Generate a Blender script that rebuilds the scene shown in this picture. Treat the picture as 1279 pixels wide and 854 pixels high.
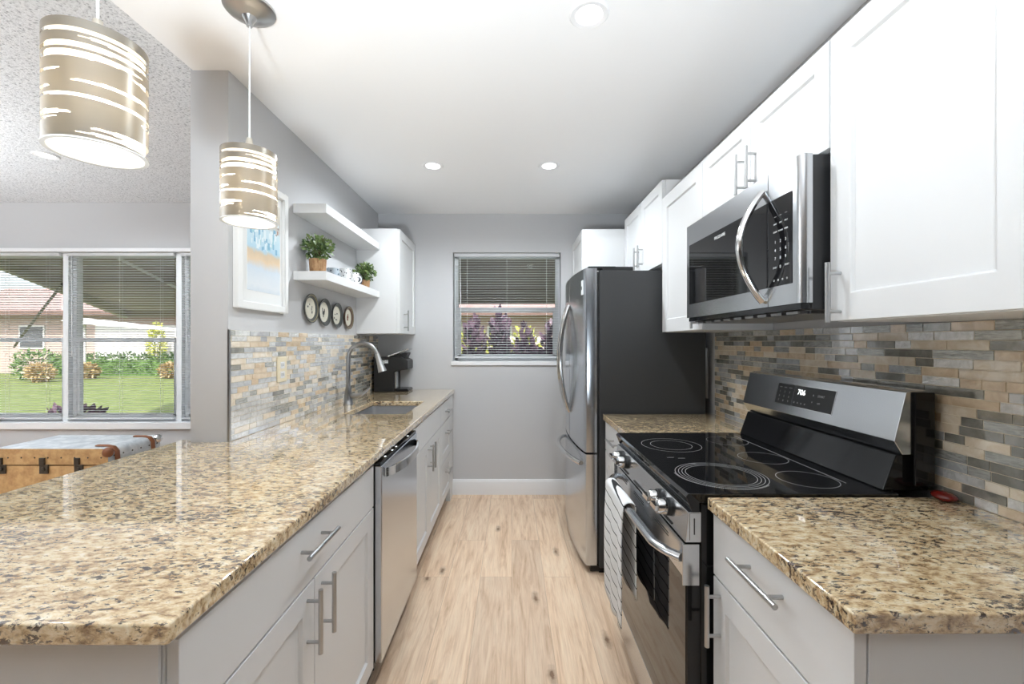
import bpy, bmesh, math, random
from mathutils import Vector, Matrix, noise
PI = math.pi
scene = bpy.context.scene
for o in list(bpy.data.objects): bpy.data.objects.remove(o)
COL = scene.collection

# ------------------------------------------------------------------ camera
CAMH = 1.325
cd = bpy.data.cameras.new('camera'); cam = bpy.data.objects.new('camera', cd); COL.objects.link(cam)
cam.location = (0, 0, CAMH); cam.rotation_euler = (PI/2, 0, 0)
cd.sensor_width = 36; cd.lens = 36*540/1279; cd.clip_start = 0.02; cd.clip_end = 200
scene.camera = cam

# ------------------------------------------------------------------ world, sun, exposure
scene.view_settings.view_transform = 'Standard'
scene.view_settings.look = 'None'
scene.view_settings.gamma = 1.0
scene.view_settings.use_curve_mapping = False
scene.view_settings.exposure = 0.38
W = bpy.data.worlds.new('world'); scene.world = W; W.use_nodes = True
wn = W.node_tree; wn.nodes.clear()
wo = wn.nodes.new('ShaderNodeOutputWorld'); wb = wn.nodes.new('ShaderNodeBackground')
sky = wn.nodes.new('ShaderNodeTexSky'); sky.sky_type = 'NISHITA'; sky.sun_disc = False
sky.sun_elevation = math.radians(50); sky.sun_rotation = math.radians(200); sky.air_density = 1.0; sky.dust_density = 2.5
hs = wn.nodes.new('ShaderNodeHueSaturation'); hs.inputs['Saturation'].default_value = 0.55
wb.inputs['Strength'].default_value = 0.34
wn.links.new(sky.outputs[0], hs.inputs['Color']); wn.links.new(hs.outputs[0], wb.inputs['Color']); wn.links.new(wb.outputs[0], wo.inputs['Surface'])
def lamp(name, kind, loc, rot=(0,0,0), energy=10, color=(1,1,1), **kw):
    l = bpy.data.lights.new(name, kind); l.energy = energy; l.color = color
    for k, v in kw.items(): setattr(l, k, v)
    o = bpy.data.objects.new(name, l); COL.objects.link(o); o.location = loc; o.rotation_euler = rot
    return o
lamp('sun', 'SUN', (0, 0, 10), (math.radians(38), math.radians(12), 0), 4.4, (1, .96, .9), angle=0.02)
# unseen fill light added left of the frame to brighten the ceiling
lamp('ceiling_fill_left', 'AREA', (-4.3, 1.2, 1.1), (PI, .0, 0), 115, (.90, .96, 1), shape='DISK', size=.4, spread=math.radians(140))
lamp('ceiling_fill_rear', 'AREA', (-.3, -.7, .86), (math.radians(143), 0, 0), 27, (.84, .93, 1), shape='DISK', size=.3, spread=math.radians(104))  # added fill light behind the camera, aimed up to lift the ceiling
SPOT = 40.0; PEND = 1.7

# ------------------------------------------------------------------ materials
MATS = {}
def mat(name, col, rough=.5, metal=0., spec=.5, coat=0., build=None, emis=None, es=0., trans=0.):
    if name in MATS: return MATS[name]
    m = bpy.data.materials.new(name); m.use_nodes = True
    nt = m.node_tree; b = nt.nodes['Principled BSDF']
    b.inputs['Base Color'].default_value = (*col, 1); b.inputs['Roughness'].default_value = rough
    b.inputs['Metallic'].default_value = metal; b.inputs['Specular IOR Level'].default_value = spec
    b.inputs['Coat Weight'].default_value = coat; b.inputs['Coat Roughness'].default_value = .03
    if emis: b.inputs['Emission Color'].default_value = (*emis, 1); b.inputs['Emission Strength'].default_value = es
    if trans: b.inputs['Transmission Weight'].default_value = trans
    if build: build(nt, b)
    MATS[name] = m; return m
def coords(nt, scale=(1,1,1), rot=(0,0,0), kind='Object'):
    tc = nt.nodes.new('ShaderNodeTexCoord'); mp = nt.nodes.new('ShaderNodeMapping')
    mp.inputs['Scale'].default_value = scale; mp.inputs['Rotation'].default_value = rot
    nt.links.new(tc.outputs[kind], mp.inputs['Vector']); return mp.outputs[0]
def nz(nt, vec, scale, detail=3, rough=.5, dist=0):
    n = nt.nodes.new('ShaderNodeTexNoise'); n.inputs['Scale'].default_value = scale
    n.inputs['Detail'].default_value = detail; n.inputs['Roughness'].default_value = rough; n.inputs['Distortion'].default_value = dist
    nt.links.new(vec, n.inputs['Vector']); return n.outputs['Fac']
def ramp(nt, fac, stops, interp='LINEAR'):
    r = nt.nodes.new('ShaderNodeValToRGB'); cr = r.color_ramp; cr.interpolation = interp
    while len(cr.elements) < len(stops): cr.elements.new(.5)
    for e, (p, c) in zip(cr.elements, stops):
        e.position = p; e.color = (*c, 1) if len(c) == 3 else c
    nt.links.new(fac, r.inputs[0]); return r.outputs[0]
def mix(nt, fac, a, b, mode='MIX'):
    n = nt.nodes.new('ShaderNodeMix'); n.data_type = 'RGBA'; n.blend_type = mode
    for s, v in ((n.inputs[0], fac), (n.inputs[6], a), (n.inputs[7], b)):
        if hasattr(v, 'links') or hasattr(v, 'is_linked'): nt.links.new(v, s)
        elif isinstance(v, (int, float)): s.default_value = v
        else: s.default_value = (*v, 1)
    return n.outputs[2]
def bump(nt, b, h, strength=.2, dist=.01):
    n = nt.nodes.new('ShaderNodeBump'); n.inputs['Strength'].default_value = strength; n.inputs['Distance'].default_value = dist
    nt.links.new(h, n.inputs['Height']); nt.links.new(n.outputs[0], b.inputs['Normal'])

def b_granite(nt, b):
    v = coords(nt, (.62, 1.25, 1), (0, 0, .45))
    big = nz(nt, v, 7, 4, .6)
    mid = nz(nt, v, 64, 5, .66, .3)
    fine = nz(nt, v, 210, 3, .6)
    base = ramp(nt, mid, [(.30, (.20, .115, .06)), (.40, (.44, .29, .15)), (.48, (.68, .50, .29)), (.57, (.80, .65, .42)), (.70, (.88, .79, .61))])
    m = nt.nodes.new('ShaderNodeMath'); m.operation = 'MULTIPLY_ADD'; m.inputs[1].default_value = .35; nt.links.new(big, m.inputs[0])
    d = nz(nt, v, 82, 5, .74, .4); nt.links.new(d, m.inputs[2])
    dark = ramp(nt, m.outputs[0], [(.712, (0,0,0)), (.765, (1,1,1))])
    c = mix(nt, dark, base, (.07, .045, .035))
    gr = ramp(nt, fine, [(.58, (0,0,0)), (.68, (.6,.6,.6))])
    c = mix(nt, gr, c, (.36, .27, .20))
    nt.links.new(c, b.inputs['Base Color']); b.inputs['IOR'].default_value = 1.5; b.inputs['Coat IOR'].default_value = 1.8
granite = mat('granite', (.6, .5, .3), .06, spec=.5, coat=1.0, build=b_granite)

def b_floor(nt, b):
    v = coords(nt, (1, 1, 1), (0, 0, PI/2))
    br = nt.nodes.new('ShaderNodeTexBrick'); nt.links.new(v, br.inputs['Vector'])
    br.offset = .37; br.offset_frequency = 2
    br.inputs['Scale'].default_value = 1; br.inputs['Brick Width'].default_value = 1.22; br.inputs['Row Height'].default_value = .178
    br.inputs['Mortar Size'].default_value = .0011; br.inputs['Mortar Smooth'].default_value = .1; br.inputs['Bias'].default_value = 0
    br.inputs['Color1'].default_value = (0, 0, 0, 1); br.inputs['Color2'].default_value = (1, 1, 1, 1)
    br.inputs['Mortar'].default_value = (.5, .5, .5, 1)
    # per plank shift of the grain
    sv = nt.nodes.new('ShaderNodeVectorMath'); sv.operation = 'MULTIPLY_ADD'
    nt.links.new(br.outputs['Color'], sv.inputs[0]); sv.inputs[1].default_value = (7, 13, 5)
    v2 = coords(nt, (1, 1, 1)); nt.links.new(v2, sv.inputs[2])
    mp = nt.nodes.new('ShaderNodeMapping'); mp.inputs['Scale'].default_value = (14, 1.3, 1); nt.links.new(sv.outputs[0], mp.inputs['Vector'])
    g = nz(nt, mp.outputs[0], 1.6, 6, .62, 1.2)
    mp2 = nt.nodes.new('ShaderNodeMapping'); mp2.inputs['Scale'].default_value = (120, 5, 1); nt.links.new(sv.outputs[0], mp2.inputs['Vector'])
    g2 = nz(nt, mp2.outputs[0], 1.5, 4, .6)
    c = ramp(nt, g, [(.25, (.52, .34, .21)), (.38, (.74, .53, .37)), (.52, (.86, .66, .49)), (.75, (.92, .76, .59))])
    c2 = ramp(nt, g2, [(.3, (.80, .76, .72)), (.6, (1, 1, 1))])
    c = mix(nt, .7, c, c2, 'MULTIPLY')
    tone = ramp(nt, br.outputs['Color'], [(0, (.90, .88, .86)), (1, (1.06, 1.04, 1.0))])
    c = mix(nt, 1., c, tone, 'MULTIPLY')
    # knots
    mk = nt.nodes.new('ShaderNodeMapping'); mk.inputs['Scale'].default_value = (2.3, .8, 1); nt.links.new(sv.outputs[0], mk.inputs['Vector'])
    wob = nz(nt, v2, 30, 3, .6)
    vo = nt.nodes.new('ShaderNodeTexVoronoi'); vo.voronoi_dimensions = '2D'; vo.inputs['Scale'].default_value = 1.35; nt.links.new(mk.outputs[0], vo.inputs['Vector'])
    ad = nt.nodes.new('ShaderNodeMath'); ad.operation = 'MULTIPLY_ADD'; nt.links.new(wob, ad.inputs[0]); ad.inputs[1].default_value = .07; nt.links.new(vo.outputs['Distance'], ad.inputs[2])
    k = ramp(nt, ad.outputs[0], [(.052, (.9, .9, .9)), (.062, (.5, .5, .5)), (.11, (0, 0, 0))])
    c = mix(nt, k, c, (.20, .11, .06))
    seam = ramp(nt, br.outputs['Fac'], [(0, (0,0,0)), (1, (.5,.5,.5))])
    c = mix(nt, seam, c, (.30, .19, .12))
    nt.links.new(c, b.inputs['Base Color']); bump(nt, b, g2, .06, .002)
floor_m = mat('oak_plank', (.7, .5, .35), .42, spec=.4, build=b_floor)

def b_wall(nt, b): bump(nt, b, nz(nt, coords(nt), 90, 3), .08, .002)
wall_m = mat('wall_paint', (.60, .60, .61), .75, spec=.25, build=b_wall)
ceil_m = mat('ceiling_paint', (.92, .92, .925), .85, spec=.2, build=b_wall)
def b_pop(nt, b):
    v = coords(nt); n = nz(nt, v, 95, 3, .7)
    c = ramp(nt, n, [(.34, (.33, .34, .36)), (.44, (.68, .69, .71)), (.6, (.78, .79, .81))])
    nt.links.new(c, b.inputs['Base Color']); bump(nt, b, n, .6, .01)
pop_m = mat('popcorn_plaster', (.8, .8, .8), .9, spec=.1, build=b_pop)
trim_m = mat('white_trim', (.88, .88, .89), .4)
white = mat('cabinet_white', (.74, .74, .74), .38, spec=.45)
frame_w = mat('window_vinyl', (.88, .90, .92), .4)
def b_slat(nt, b):
    out = nt.nodes['Material Output']; tl = nt.nodes.new('ShaderNodeBsdfTranslucent'); tl.inputs[0].default_value = (.95, .96, .97, 1)
    mx = nt.nodes.new('ShaderNodeMixShader'); mx.inputs[0].default_value = .35
    nt.links.new(b.outputs[0], mx.inputs[1]); nt.links.new(tl.outputs[0], mx.inputs[2]); nt.links.new(mx.outputs[0], out.inputs['Surface'])
slat_m = mat('blind_slat', (.92, .93, .94), .45, build=b_slat)
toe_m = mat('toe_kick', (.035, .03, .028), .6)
dark_gap = mat('dark_gap', (.015, .015, .015), .6)
def b_steel(sc):
    def f(nt, b):
        n = nz(nt, coords(nt, sc), 8, 2, .5)
        r = nt.nodes.new('ShaderNodeMapRange'); r.inputs['To Min'].default_value = .17; r.inputs['To Max'].default_value = .23
        nt.links.new(n, r.inputs['Value']); nt.links.new(r.outputs[0], b.inputs['Roughness'])
    return f
steel = mat('brushed_steel', (.60, .615, .635), .25, 1., build=b_steel((2, 2, 150)))
steel_v = mat('brushed_steel_door', (.57, .60, .64), .3, 1., build=b_steel((60, 60, 1.5)))
chrome = mat('polished_steel', (.72, .72, .72), .12, 1.)
nickel = mat('brushed_nickel', (.50, .50, .50), .3, 1.)
gunmetal = mat('gunmetal_finish', (.33, .33, .335), .28, 1.)
char_m = mat('charcoal_enamel', (.052, .053, .055), .5, spec=.4)
black = mat('black_gloss', (.010, .010, .011), .08, spec=.4)
blackm = mat('black_matte', (.02, .02, .021), .4)
glassblk = mat('black_glass', (.008, .008, .009), .035, spec=.5)
ring_m = mat('burner_print', (.42, .42, .42), .3)
print_w = mat('white_print', (.8, .8, .8), .5)
led = mat('display_glow', (.9, .9, .9), .5, emis=(.95, .98, 1), es=1.6)
silver_m = mat('sink_steel', (.62, .62, .63), .36, 1.)
grout = mat('grout', (.78, .69, .54), .8)
def b_bump(sc, st, c1, c2, nsc=(1,1,1), rng=(.4, .6)):
    def f(nt, b):
        n = nz(nt, coords(nt, nsc), sc, 4, .6, .5)
        nt.links.new(ramp(nt, n, [(rng[0], c1), (rng[1], c2)]), b.inputs['Base Color']); bump(nt, b, n, st, .003)
    return f
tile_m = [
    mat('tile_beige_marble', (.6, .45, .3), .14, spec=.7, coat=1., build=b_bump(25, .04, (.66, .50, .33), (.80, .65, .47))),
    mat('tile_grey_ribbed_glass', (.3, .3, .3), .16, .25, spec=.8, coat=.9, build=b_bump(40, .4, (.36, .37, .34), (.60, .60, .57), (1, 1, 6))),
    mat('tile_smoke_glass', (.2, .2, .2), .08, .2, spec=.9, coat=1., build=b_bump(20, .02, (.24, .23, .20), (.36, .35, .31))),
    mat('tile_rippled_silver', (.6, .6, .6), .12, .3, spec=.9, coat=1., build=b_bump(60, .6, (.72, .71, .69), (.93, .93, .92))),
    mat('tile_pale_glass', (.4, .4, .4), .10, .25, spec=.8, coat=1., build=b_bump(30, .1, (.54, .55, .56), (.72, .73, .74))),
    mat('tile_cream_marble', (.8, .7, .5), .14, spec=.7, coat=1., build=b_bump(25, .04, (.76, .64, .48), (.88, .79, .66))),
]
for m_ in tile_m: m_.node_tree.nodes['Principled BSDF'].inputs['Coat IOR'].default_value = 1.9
def b_wovencloth(nt, b): bump(nt, b, nz(nt, coords(nt), 300, 2), .5, .002)
towel_w = mat('towel_white', (.80, .80, .80), .9, spec=.1, build=b_wovencloth)
towel_k = mat('towel_black', (.03, .03, .032), .9, spec=.1, build=b_wovencloth)
def b_leaf(a, c):
    def f(nt, b):
        n = nz(nt, coords(nt), 28, 2)
        nt.links.new(ramp(nt, n, [(.35, a), (.65, c)]), b.inputs['Base Color'])
    return f
leaf_m = mat('leaf_green', (.1, .2, .05), .5, build=b_leaf((.035, .08, .022), (.22, .30, .10)))
hedge_m = mat('hedge_leaf', (.1, .2, .05), .55, build=b_leaf((.05, .12, .03), (.20, .32, .09)))
yell_m = mat('yellow_green_leaf', (.5, .5, .1), .55, build=b_leaf((.32, .42, .05), (.65, .60, .15)))
purp_m = mat('purple_leaf', (.2, .08, .12), .5, build=b_leaf((.05, .03, .055), (.20, .12, .17)))
crot_m = mat('croton_leaf', (.4, .3, .1), .5, build=b_leaf((.35, .22, .10), (.55, .45, .22)))
stem_m = mat('stem_brown', (.12, .07, .04), .8)
def b_burlap(nt, b):
    n = nz(nt, coords(nt, (1, 1, .3)), 60, 4, .7)
    nt.links.new(ramp(nt, n, [(.35, (.25, .12, .05)), (.65, (.50, .30, .15))]), b.inputs['Base Color']); bump(nt, b, n, .4, .004)
pot_m = mat('pot_brown', (.4, .25, .12), .8, build=b_burlap)
soil_m = mat('soil', (.03, .02, .012), .9)
def b_grass(nt, b):
    n = nz(nt, coords(nt, (1, 2.5, 1)), 3.0, 6, .75)
    nt.links.new(ramp(nt, n, [(.3, (.09, .125, .035)), (.55, (.17, .21, .075)), (.75, (.27, .29, .12))]), b.inputs['Base Color'])
grass_m = mat('lawn_grass', (.2, .35, .1), .9, spec=.1, build=b_grass)
path_m = mat('path_concrete', (.45, .36, .32), .85)
housew_m = mat('house_wall_pink', (.46, .35, .31), .85)
houseg_m = mat('house_garage_white', (.66, .65, .63), .7)
def b_roof(nt, b):
    v = coords(nt)
    br = nt.nodes.new('ShaderNodeTexBrick'); nt.links.new(v, br.inputs['Vector']); br.inputs['Scale'].default_value = 1
    br.inputs['Brick Width'].default_value = .5; br.inputs['Row Height'].default_value = .2; br.inputs['Mortar Size'].default_value = .02
    br.inputs['Color1'].default_value = (.30, .20, .18, 1); br.inputs['Color2'].default_value = (.35, .25, .22, 1); br.inputs['Mortar'].default_value = (.35, .24, .22, 1)
    nt.links.new(br.outputs[0], b.inputs['Base Color'])
roof_m = mat('roof_tile_pink', (.6, .45, .4), .8, build=b_roof)
awn_m = mat('awning_panel', (.50, .44, .38), .7)
awnbeam_m = mat('awning_beam', (.40, .38, .29), .7)
awng_m = mat('window_awning_grey', (.38, .33, .33), .7)
winglass_dark = mat('house_window_glass', (.08, .09, .10), .1)
def b_trunk(nt, b):
    n = nz(nt, coords(nt), 14, 6, .7)
    nt.links.new(ramp(nt, n, [(.3, (.36, .19, .07)), (.55, (.58, .36, .16)), (.75, (.68, .47, .25))]), b.inputs['Base Color']); bump(nt, b, n, .15, .004)
trunk_m = mat('trunk_tan', (.5, .3, .13), .6, build=b_trunk)
trunkb_m = mat('trunk_grey_blue', (.6, .62, .64), .35, build=b_bump(12, .1, (.50, .54, .57), (.74, .77, .79)))
leather = mat('leather_brown', (.25, .09, .035), .5)
iron = mat('dark_iron', (.08, .07, .06), .4, .8)

# ------------------------------------------------------------------ mesh helpers
def BM(): return bmesh.new()
def box(bm, x0, x1, y0, y1, z0, z1, mi=0):
    vs = [bm.verts.new((x, y, z)) for x in (x0, x1) for y in (y0, y1) for z in (z0, z1)]
    for f in ((0,1,3,2), (4,6,7,5), (0,4,5,1), (2,3,7,6), (0,2,6,4), (1,5,7,3)):
        fc = bm.faces.new([vs[i] for i in f]); fc.material_index = mi
    return vs
def prism(bm, pts, axis, a0, a1, mi=0):
    """pts = 2D polygon in the plane of the two other axes (in order x,y,z without axis)"""
    def P(p, a):
        q = [p[0], p[1]]; q.insert(axis, a); return q
    A = [bm.verts.new(P(p, a0)) for p in pts]; B = [bm.verts.new(P(p, a1)) for p in pts]
    n = len(pts); fs = [bm.faces.new(A), bm.faces.new(B[::-1])]
    for i in range(n): fs.append(bm.faces.new((A[i], B[i], B[(i+1) % n], A[(i+1) % n])))
    for f in fs: f.material_index = mi
    return fs
def frame_of(d):
    d = Vector(d).normalized(); up = Vector((0, 0, 1)) if abs(d.z) < .9 else Vector((1, 0, 0))
    u = d.cross(up).normalized(); return u, u.cross(d).normalized()
def tube(bm, pts, r, seg=10, mi=0, cap=True, flat=None):
    """swept tube; r number or list; flat=(su,sv) scales section"""
    pts = [Vector(p) for p in pts]; n = len(pts); rs = r if isinstance(r, (list, tuple)) else [r]*n
    rings = []; u = None
    for i, p in enumerate(pts):
        d = (pts[min(i+1, n-1)] - pts[max(i-1, 0)]).normalized()
        if u is None: u, v = frame_of(d)
        else:
            u = (u - d*u.dot(d)).normalized(); v = u.cross(d).normalized()
        su, sv = flat or (1, 1)
        rings.append([bm.verts.new(p + rs[i]*(u*math.cos(2*PI*k/seg)*su + v*math.sin(2*PI*k/seg)*sv)) for k in range(seg)])
    for a, b in zip(rings, rings[1:]):
        for k in range(seg):
            f = bm.faces.new((a[k], a[(k+1) % seg], b[(k+1) % seg], b[k])); f.material_index = mi
    if cap:
        for rg in (rings[0][::-1], rings[-1]):
            f = bm.faces.new(rg); f.material_index = mi
def cyl(bm, p0, p1, r, seg=20, mi=0, r2=None): tube(bm, [p0, p1], [r, r if r2 is None else r2], seg, mi)
def lathe(bm, c, prof, seg=32, mi=0, axis=2, a0=0, a1=2*PI):
    """prof = [(r, h)...] around axis through c"""
    full = abs(a1-a0-2*PI) < 1e-6; m = seg if full else seg+1; rings = []
    for (r, h) in prof:
        rg = []
        for k in range(m):
            a = a0+(a1-a0)*k/seg; p = [r*math.cos(a), r*math.sin(a)]; p.insert(axis, h)
            rg.append(bm.verts.new(Vector(c)+Vector(p)))
        rings.append(rg)
    for A, B in zip(rings, rings[1:]):
        for k in range(m if full else m-1):
            f = bm.faces.new((A[k], A[(k+1) % m], B[(k+1) % m], B[k])); f.material_index = mi
def ball(bm, c, rx, ry=None, rz=None, seg=16, mi=0):
    r = bmesh.ops.create_uvsphere(bm, u_segments=seg, v_segments=max(6, seg//2), radius=1)
    for v in r['verts']: v.co = Vector((v.co.x*rx+c[0], v.co.y*(ry or rx)+c[1], v.co.z*(rz or rx)+c[2]))
    for f in set(f for v in r['verts'] for f in v.link_faces): f.material_index = mi
def worldpos(o):
    p = Vector((0, 0, 0))
    while o: p += o.location; o = o.parent
    return p
def obj(name, bm, mats, parent=None, bev=0, label=None, smooth=True, loc=None, fix=True, ang=35):
    """link ONE mesh object; vertices are given in world space and re-based on its own or its parent's origin"""
    if fix:
        bmesh.ops.remove_doubles(bm, verts=bm.verts, dist=1e-6)
        bmesh.ops.recalc_face_normals(bm, faces=bm.faces)
    base = worldpos(parent) if parent else Vector(loc or (0, 0, 0))
    bmesh.ops.translate(bm, verts=bm.verts, vec=-base)
    me = bpy.data.meshes.new(name); bm.to_mesh(me); bm.free()
    for m in (mats if isinstance(mats, (list, tuple)) else [mats]): me.materials.append(m)
    o = bpy.data.objects.new(name, me); COL.objects.link(o)
    if parent: o.parent = parent
    else: o.location = base
    if smooth:
        for p in me.polygons: p.use_smooth = True
        me.set_sharp_from_angle(angle=math.radians(ang))
    if bev:
        md = o.modifiers.new('bevel', 'BEVEL'); md.width = bev; md.segments = 2; md.limit_method = 'ANGLE'; md.angle_limit = math.radians(40)
        md.harden_normals = True
    if label: o['label'] = label
    return o
def tag(o, label, cat, group=None, kind=None):
    o['label'] = label; o['category'] = cat
    if group: o['group'] = group
    if kind: o['kind'] = kind
    return o
def thing(name, label, cat, loc=(0, 0, 0), group=None):
    o = bpy.data.objects.new(name, None); COL.objects.link(o); o.location = loc; o.empty_display_size = .05
    return tag(o, label, cat, group)
def struct(name, bm, m, bev=0, label=None, cat=None):
    o = obj(name, bm, m, bev=bev); o['kind'] = 'structure'
    if label: o['label'] = label
    if cat: o['category'] = cat
    return o
def text_bm(bm, s, size, origin, right, up, depth=.0004, align='CENTER', mi=0):
    cu = bpy.data.curves.new('t', 'FONT'); cu.body = s; cu.size = size; cu.align_x = align; cu.align_y = 'CENTER'; cu.extrude = depth/2; cu.resolution_u = 3
    o = bpy.data.objects.new('t', cu); COL.objects.link(o); dg = bpy.context.evaluated_depsgraph_get()
    me = bpy.data.meshes.new_from_object(o.evaluated_get(dg)); R = Vector(right).normalized(); U = Vector(up).normalized(); N = R.cross(U)
    M = Matrix((( R.x, U.x, N.x, origin[0]), (R.y, U.y, N.y, origin[1]), (R.z, U.z, N.z, origin[2]), (0, 0, 0, 1)))
    me.transform(M); n0 = len(bm.faces); bm.from_mesh(me)
    bm.faces.ensure_lookup_table()
    for f in bm.faces[n0:]: f.material_index = mi
    bpy.data.objects.remove(o); bpy.data.curves.remove(cu); bpy.data.meshes.remove(me)
def wall_with_holes(bm, x0, x1, z0, z1, y0, y1, holes):
    xs = sorted({x0, x1, *[h[0] for h in holes], *[h[1] for h in holes]}); zs = sorted({z0, z1, *[h[2] for h in holes], *[h[3] for h in holes]})
    for a, b in zip(xs, xs[1:]):
        for c, d in zip(zs, zs[1:]):
            if any(h[0]-1e-6 <= a and b <= h[1]+1e-6 and h[2]-1e-6 <= c and d <= h[3]+1e-6 for h in holes): continue
            box(bm, a, b, y0, y1, c, d)
def cells(bm, xs, ys, z0, z1, keep):
    """slab over a grid of rectangles, welded, only outer faces"""
    V = {}
    def v(i, j, z):
        k = (i, j, z)
        if k not in V: V[k] = bm.verts.new((xs[i], ys[j], z))
        return V[k]
    K = {(i, j) for i in range(len(xs)-1) for j in range(len(ys)-1) if keep((xs[i]+xs[i+1])/2, (ys[j]+ys[j+1])/2)}
    for (i, j) in K:
        bm.faces.new((v(i,j,z1), v(i+1,j,z1), v(i+1,j+1,z1), v(i,j+1,z1)))
        bm.faces.new((v(i,j,z0), v(i,j+1,z0), v(i+1,j+1,z0), v(i+1,j,z0)))
        for (di, dj, a, b) in ((-1,0,(0,0),(0,1)), (1,0,(1,0),(1,1)), (0,-1,(0,0),(1,0)), (0,1,(0,1),(1,1))):
            if (i+di, j+dj) not in K:
                p, q = (i+a[0], j+a[1]), (i+b[0], j+b[1])
                bm.faces.new((v(*p,z0), v(*q,z0), v(*q,z1), v(*p,z1)))

# ------------------------------------------------------------------ room constants
YB = 3.766; XL = -1.165; XR = 1.158; HC = 2.44; HL = 2.54; XS = -1.32; YS = 1.775
TOP = .915; SLAB = .883
KW = (-.515, .425, 1.14, 2.105)                  # kitchen window hole
LWX = [-4.92, -3.92, -2.925, -1.93]              # living window units
LW = (LWX[0], LWX[-1], .60, 2.12)

# ------------------------------------------------------------------ shell
bm = BM(); box(bm, -6.3, 1.35, -3.4, YB, -.05, 0); struct('floor', bm, floor_m)
bm = BM(); box(bm, -1.31, 1.35, -3.4, YB+.2, HC, HC+.2); struct('ceiling', bm, ceil_m)
bm = BM(); box(bm, -6.3, -1.31, -3.4, YB+.2, HL, HL+.1); o = struct('ceiling.001', bm, pop_m)
bm = BM(); wall_with_holes(bm, -6.3, 1.35, -.05, HL, YB, YB+.16, [KW, LW]); struct('wall_back', bm, wall_m)
bm = BM(); box(bm, XR, 1.35, -3.4, YB, 0, HC); struct('wall_right', bm, wall_m)
bm = BM(); box(bm, XS, XL, YS, YB, 0, HL-.005); struct('wall_left', bm, wall_m)
bm = BM(); wall_with_holes(bm, -3.4, YB, -.05, HL, -6.3, -6.2, [])
bmesh.ops.transform(bm, matrix=Matrix(((0,1,0,0), (1,0,0,0), (0,0,1,0), (0,0,0,1))), verts=bm.verts); struct('wall_living_left', bm, wall_m)
bm = BM(); wall_with_holes(bm, -6.2, 1.35, -.05, HL, -3.4, -3.3, []); struct('wall_rear', bm, mat('light_absorbing_wall', (.08, .08, .085), .8))  # unseen wall, made dark to keep bounced light off the end panels
bm = BM(); prism(bm, [(YB, 0), (YB-.016, 0), (YB-.016, .105), (YB-.011, .118), (YB-.006, .13), (YB, .132)], 0, -.53, XR); struct('baseboard_back', bm, trim_m)
bm = BM(); box(bm, XL-.001, XL+.007, YS-.004, YS+.006, TOP, 1.376); struct('trim_1', bm, nickel)

# ------------------------------------------------------------------ windows
def window(n, x0, x1, z0, z1, yf):
    """single-hung vinyl window"""
    t = .035; zm = z0+(z1-z0)*.48
    bm = BM()
    box(bm, x0, x0+t, yf, yf+.06, z0, z1); box(bm, x1-t, x1, yf, yf+.06, z0, z1)
    box(bm, x0, x1, yf, yf+.06, z1-t, z1); box(bm, x0, x1, yf, yf+.06, z0, z0+t)
    fr = struct('window_%d' % n, bm, frame_w, bev=.003)
    bm = BM(); s = .022
    box(bm, x0+t, x1-t, yf-.005, yf+.045, zm-.02, zm+.02)
    box(bm, x0+t, x0+t+s, yf+.005, yf+.04, z0+t, zm); box(bm, x1-t-s, x1-t, yf+.005, yf+.04, z0+t, zm); box(bm, x0+t, x1-t, yf+.005, yf+.04, z0+t, z0+t+s)
    obj('window_sash', bm, frame_w, fr)
    bm = BM(); box(bm, x0+t, x1-t, yf+.02, yf+.024, z0+t, z1-t)
    obj('window_pane', bm, wglass, fr, smooth=False)
def b_glass(nt, b):
    out = nt.nodes['Material Output']; tr = nt.nodes.new('ShaderNodeBsdfTransparent'); gl = nt.nodes.new('ShaderNodeBsdfGlossy'); gl.inputs['Roughness'].default_value = .02
    fr = nt.nodes.new('ShaderNodeFresnel'); fr.inputs['IOR'].default_value = 1.35; mx = nt.nodes.new('ShaderNodeMixShader')
    ge = nt.nodes.new('ShaderNodeNewGeometry'); mu = nt.nodes.new('ShaderNodeMath'); mu.operation = 'MULTIPLY_ADD'; mu.inputs[1].default_value = -1; mu.inputs[2].default_value = 1; nt.links.new(ge.outputs['Backfacing'], mu.inputs[0])
    m3 = nt.nodes.new('ShaderNodeMath'); m3.operation = 'MULTIPLY'; nt.links.new(fr.outputs[0], m3.inputs[0]); nt.links.new(mu.outputs[0], m3.inputs[1])
    nt.links.new(m3.outputs[0], mx.inputs[0]); nt.links.new(tr.outputs[0], mx.inputs[1]); nt.links.new(gl.outputs[0], mx.inputs[2]); nt.links.new(mx.outputs[0], out.inputs['Surface'])
wglass = mat('clear_pane', (1, 1, 1), .02, build=b_glass)
window(1, KW[0]+.004, KW[1]-.004, KW[2]+.02, KW[3]-.004, YB+.07)
for i in range(3): window(i+2, LWX[i]+.022, LWX[i+1]-.022, LW[2]+.03, LW[3]-.004, YB+.07)
for k, xx in enumerate(LWX[1:3]):                 # mullion posts between the units
    bm = BM(); box(bm, xx-.024, xx+.024, YB+.03, YB+.15, LW[2], LW[3]); struct('trim_%d' % (k+2), bm, frame_w, bev=.003)
bm = BM(); box(bm, KW[0]-.015, KW[1]+.015, YB-.015, YB+.14, KW[2]-.018, KW[2]+.018); struct('trim_4', bm, trim_m, bev=.004, label='white marble window sill')
bm = BM(); box(bm, LW[0]-.02, LW[1]+.02, YB-.03, YB+.14, LW[2]-.03, LW[2]+.028); struct('trim_5', bm, trim_m, bev=.004)
bm = BM(); box(bm, LW[0], LW[1], YB-.02, YB+.03, LW[3]-.012, LW[3]+.02); struct('trim_6', bm, trim_m, bev=.003)

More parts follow.
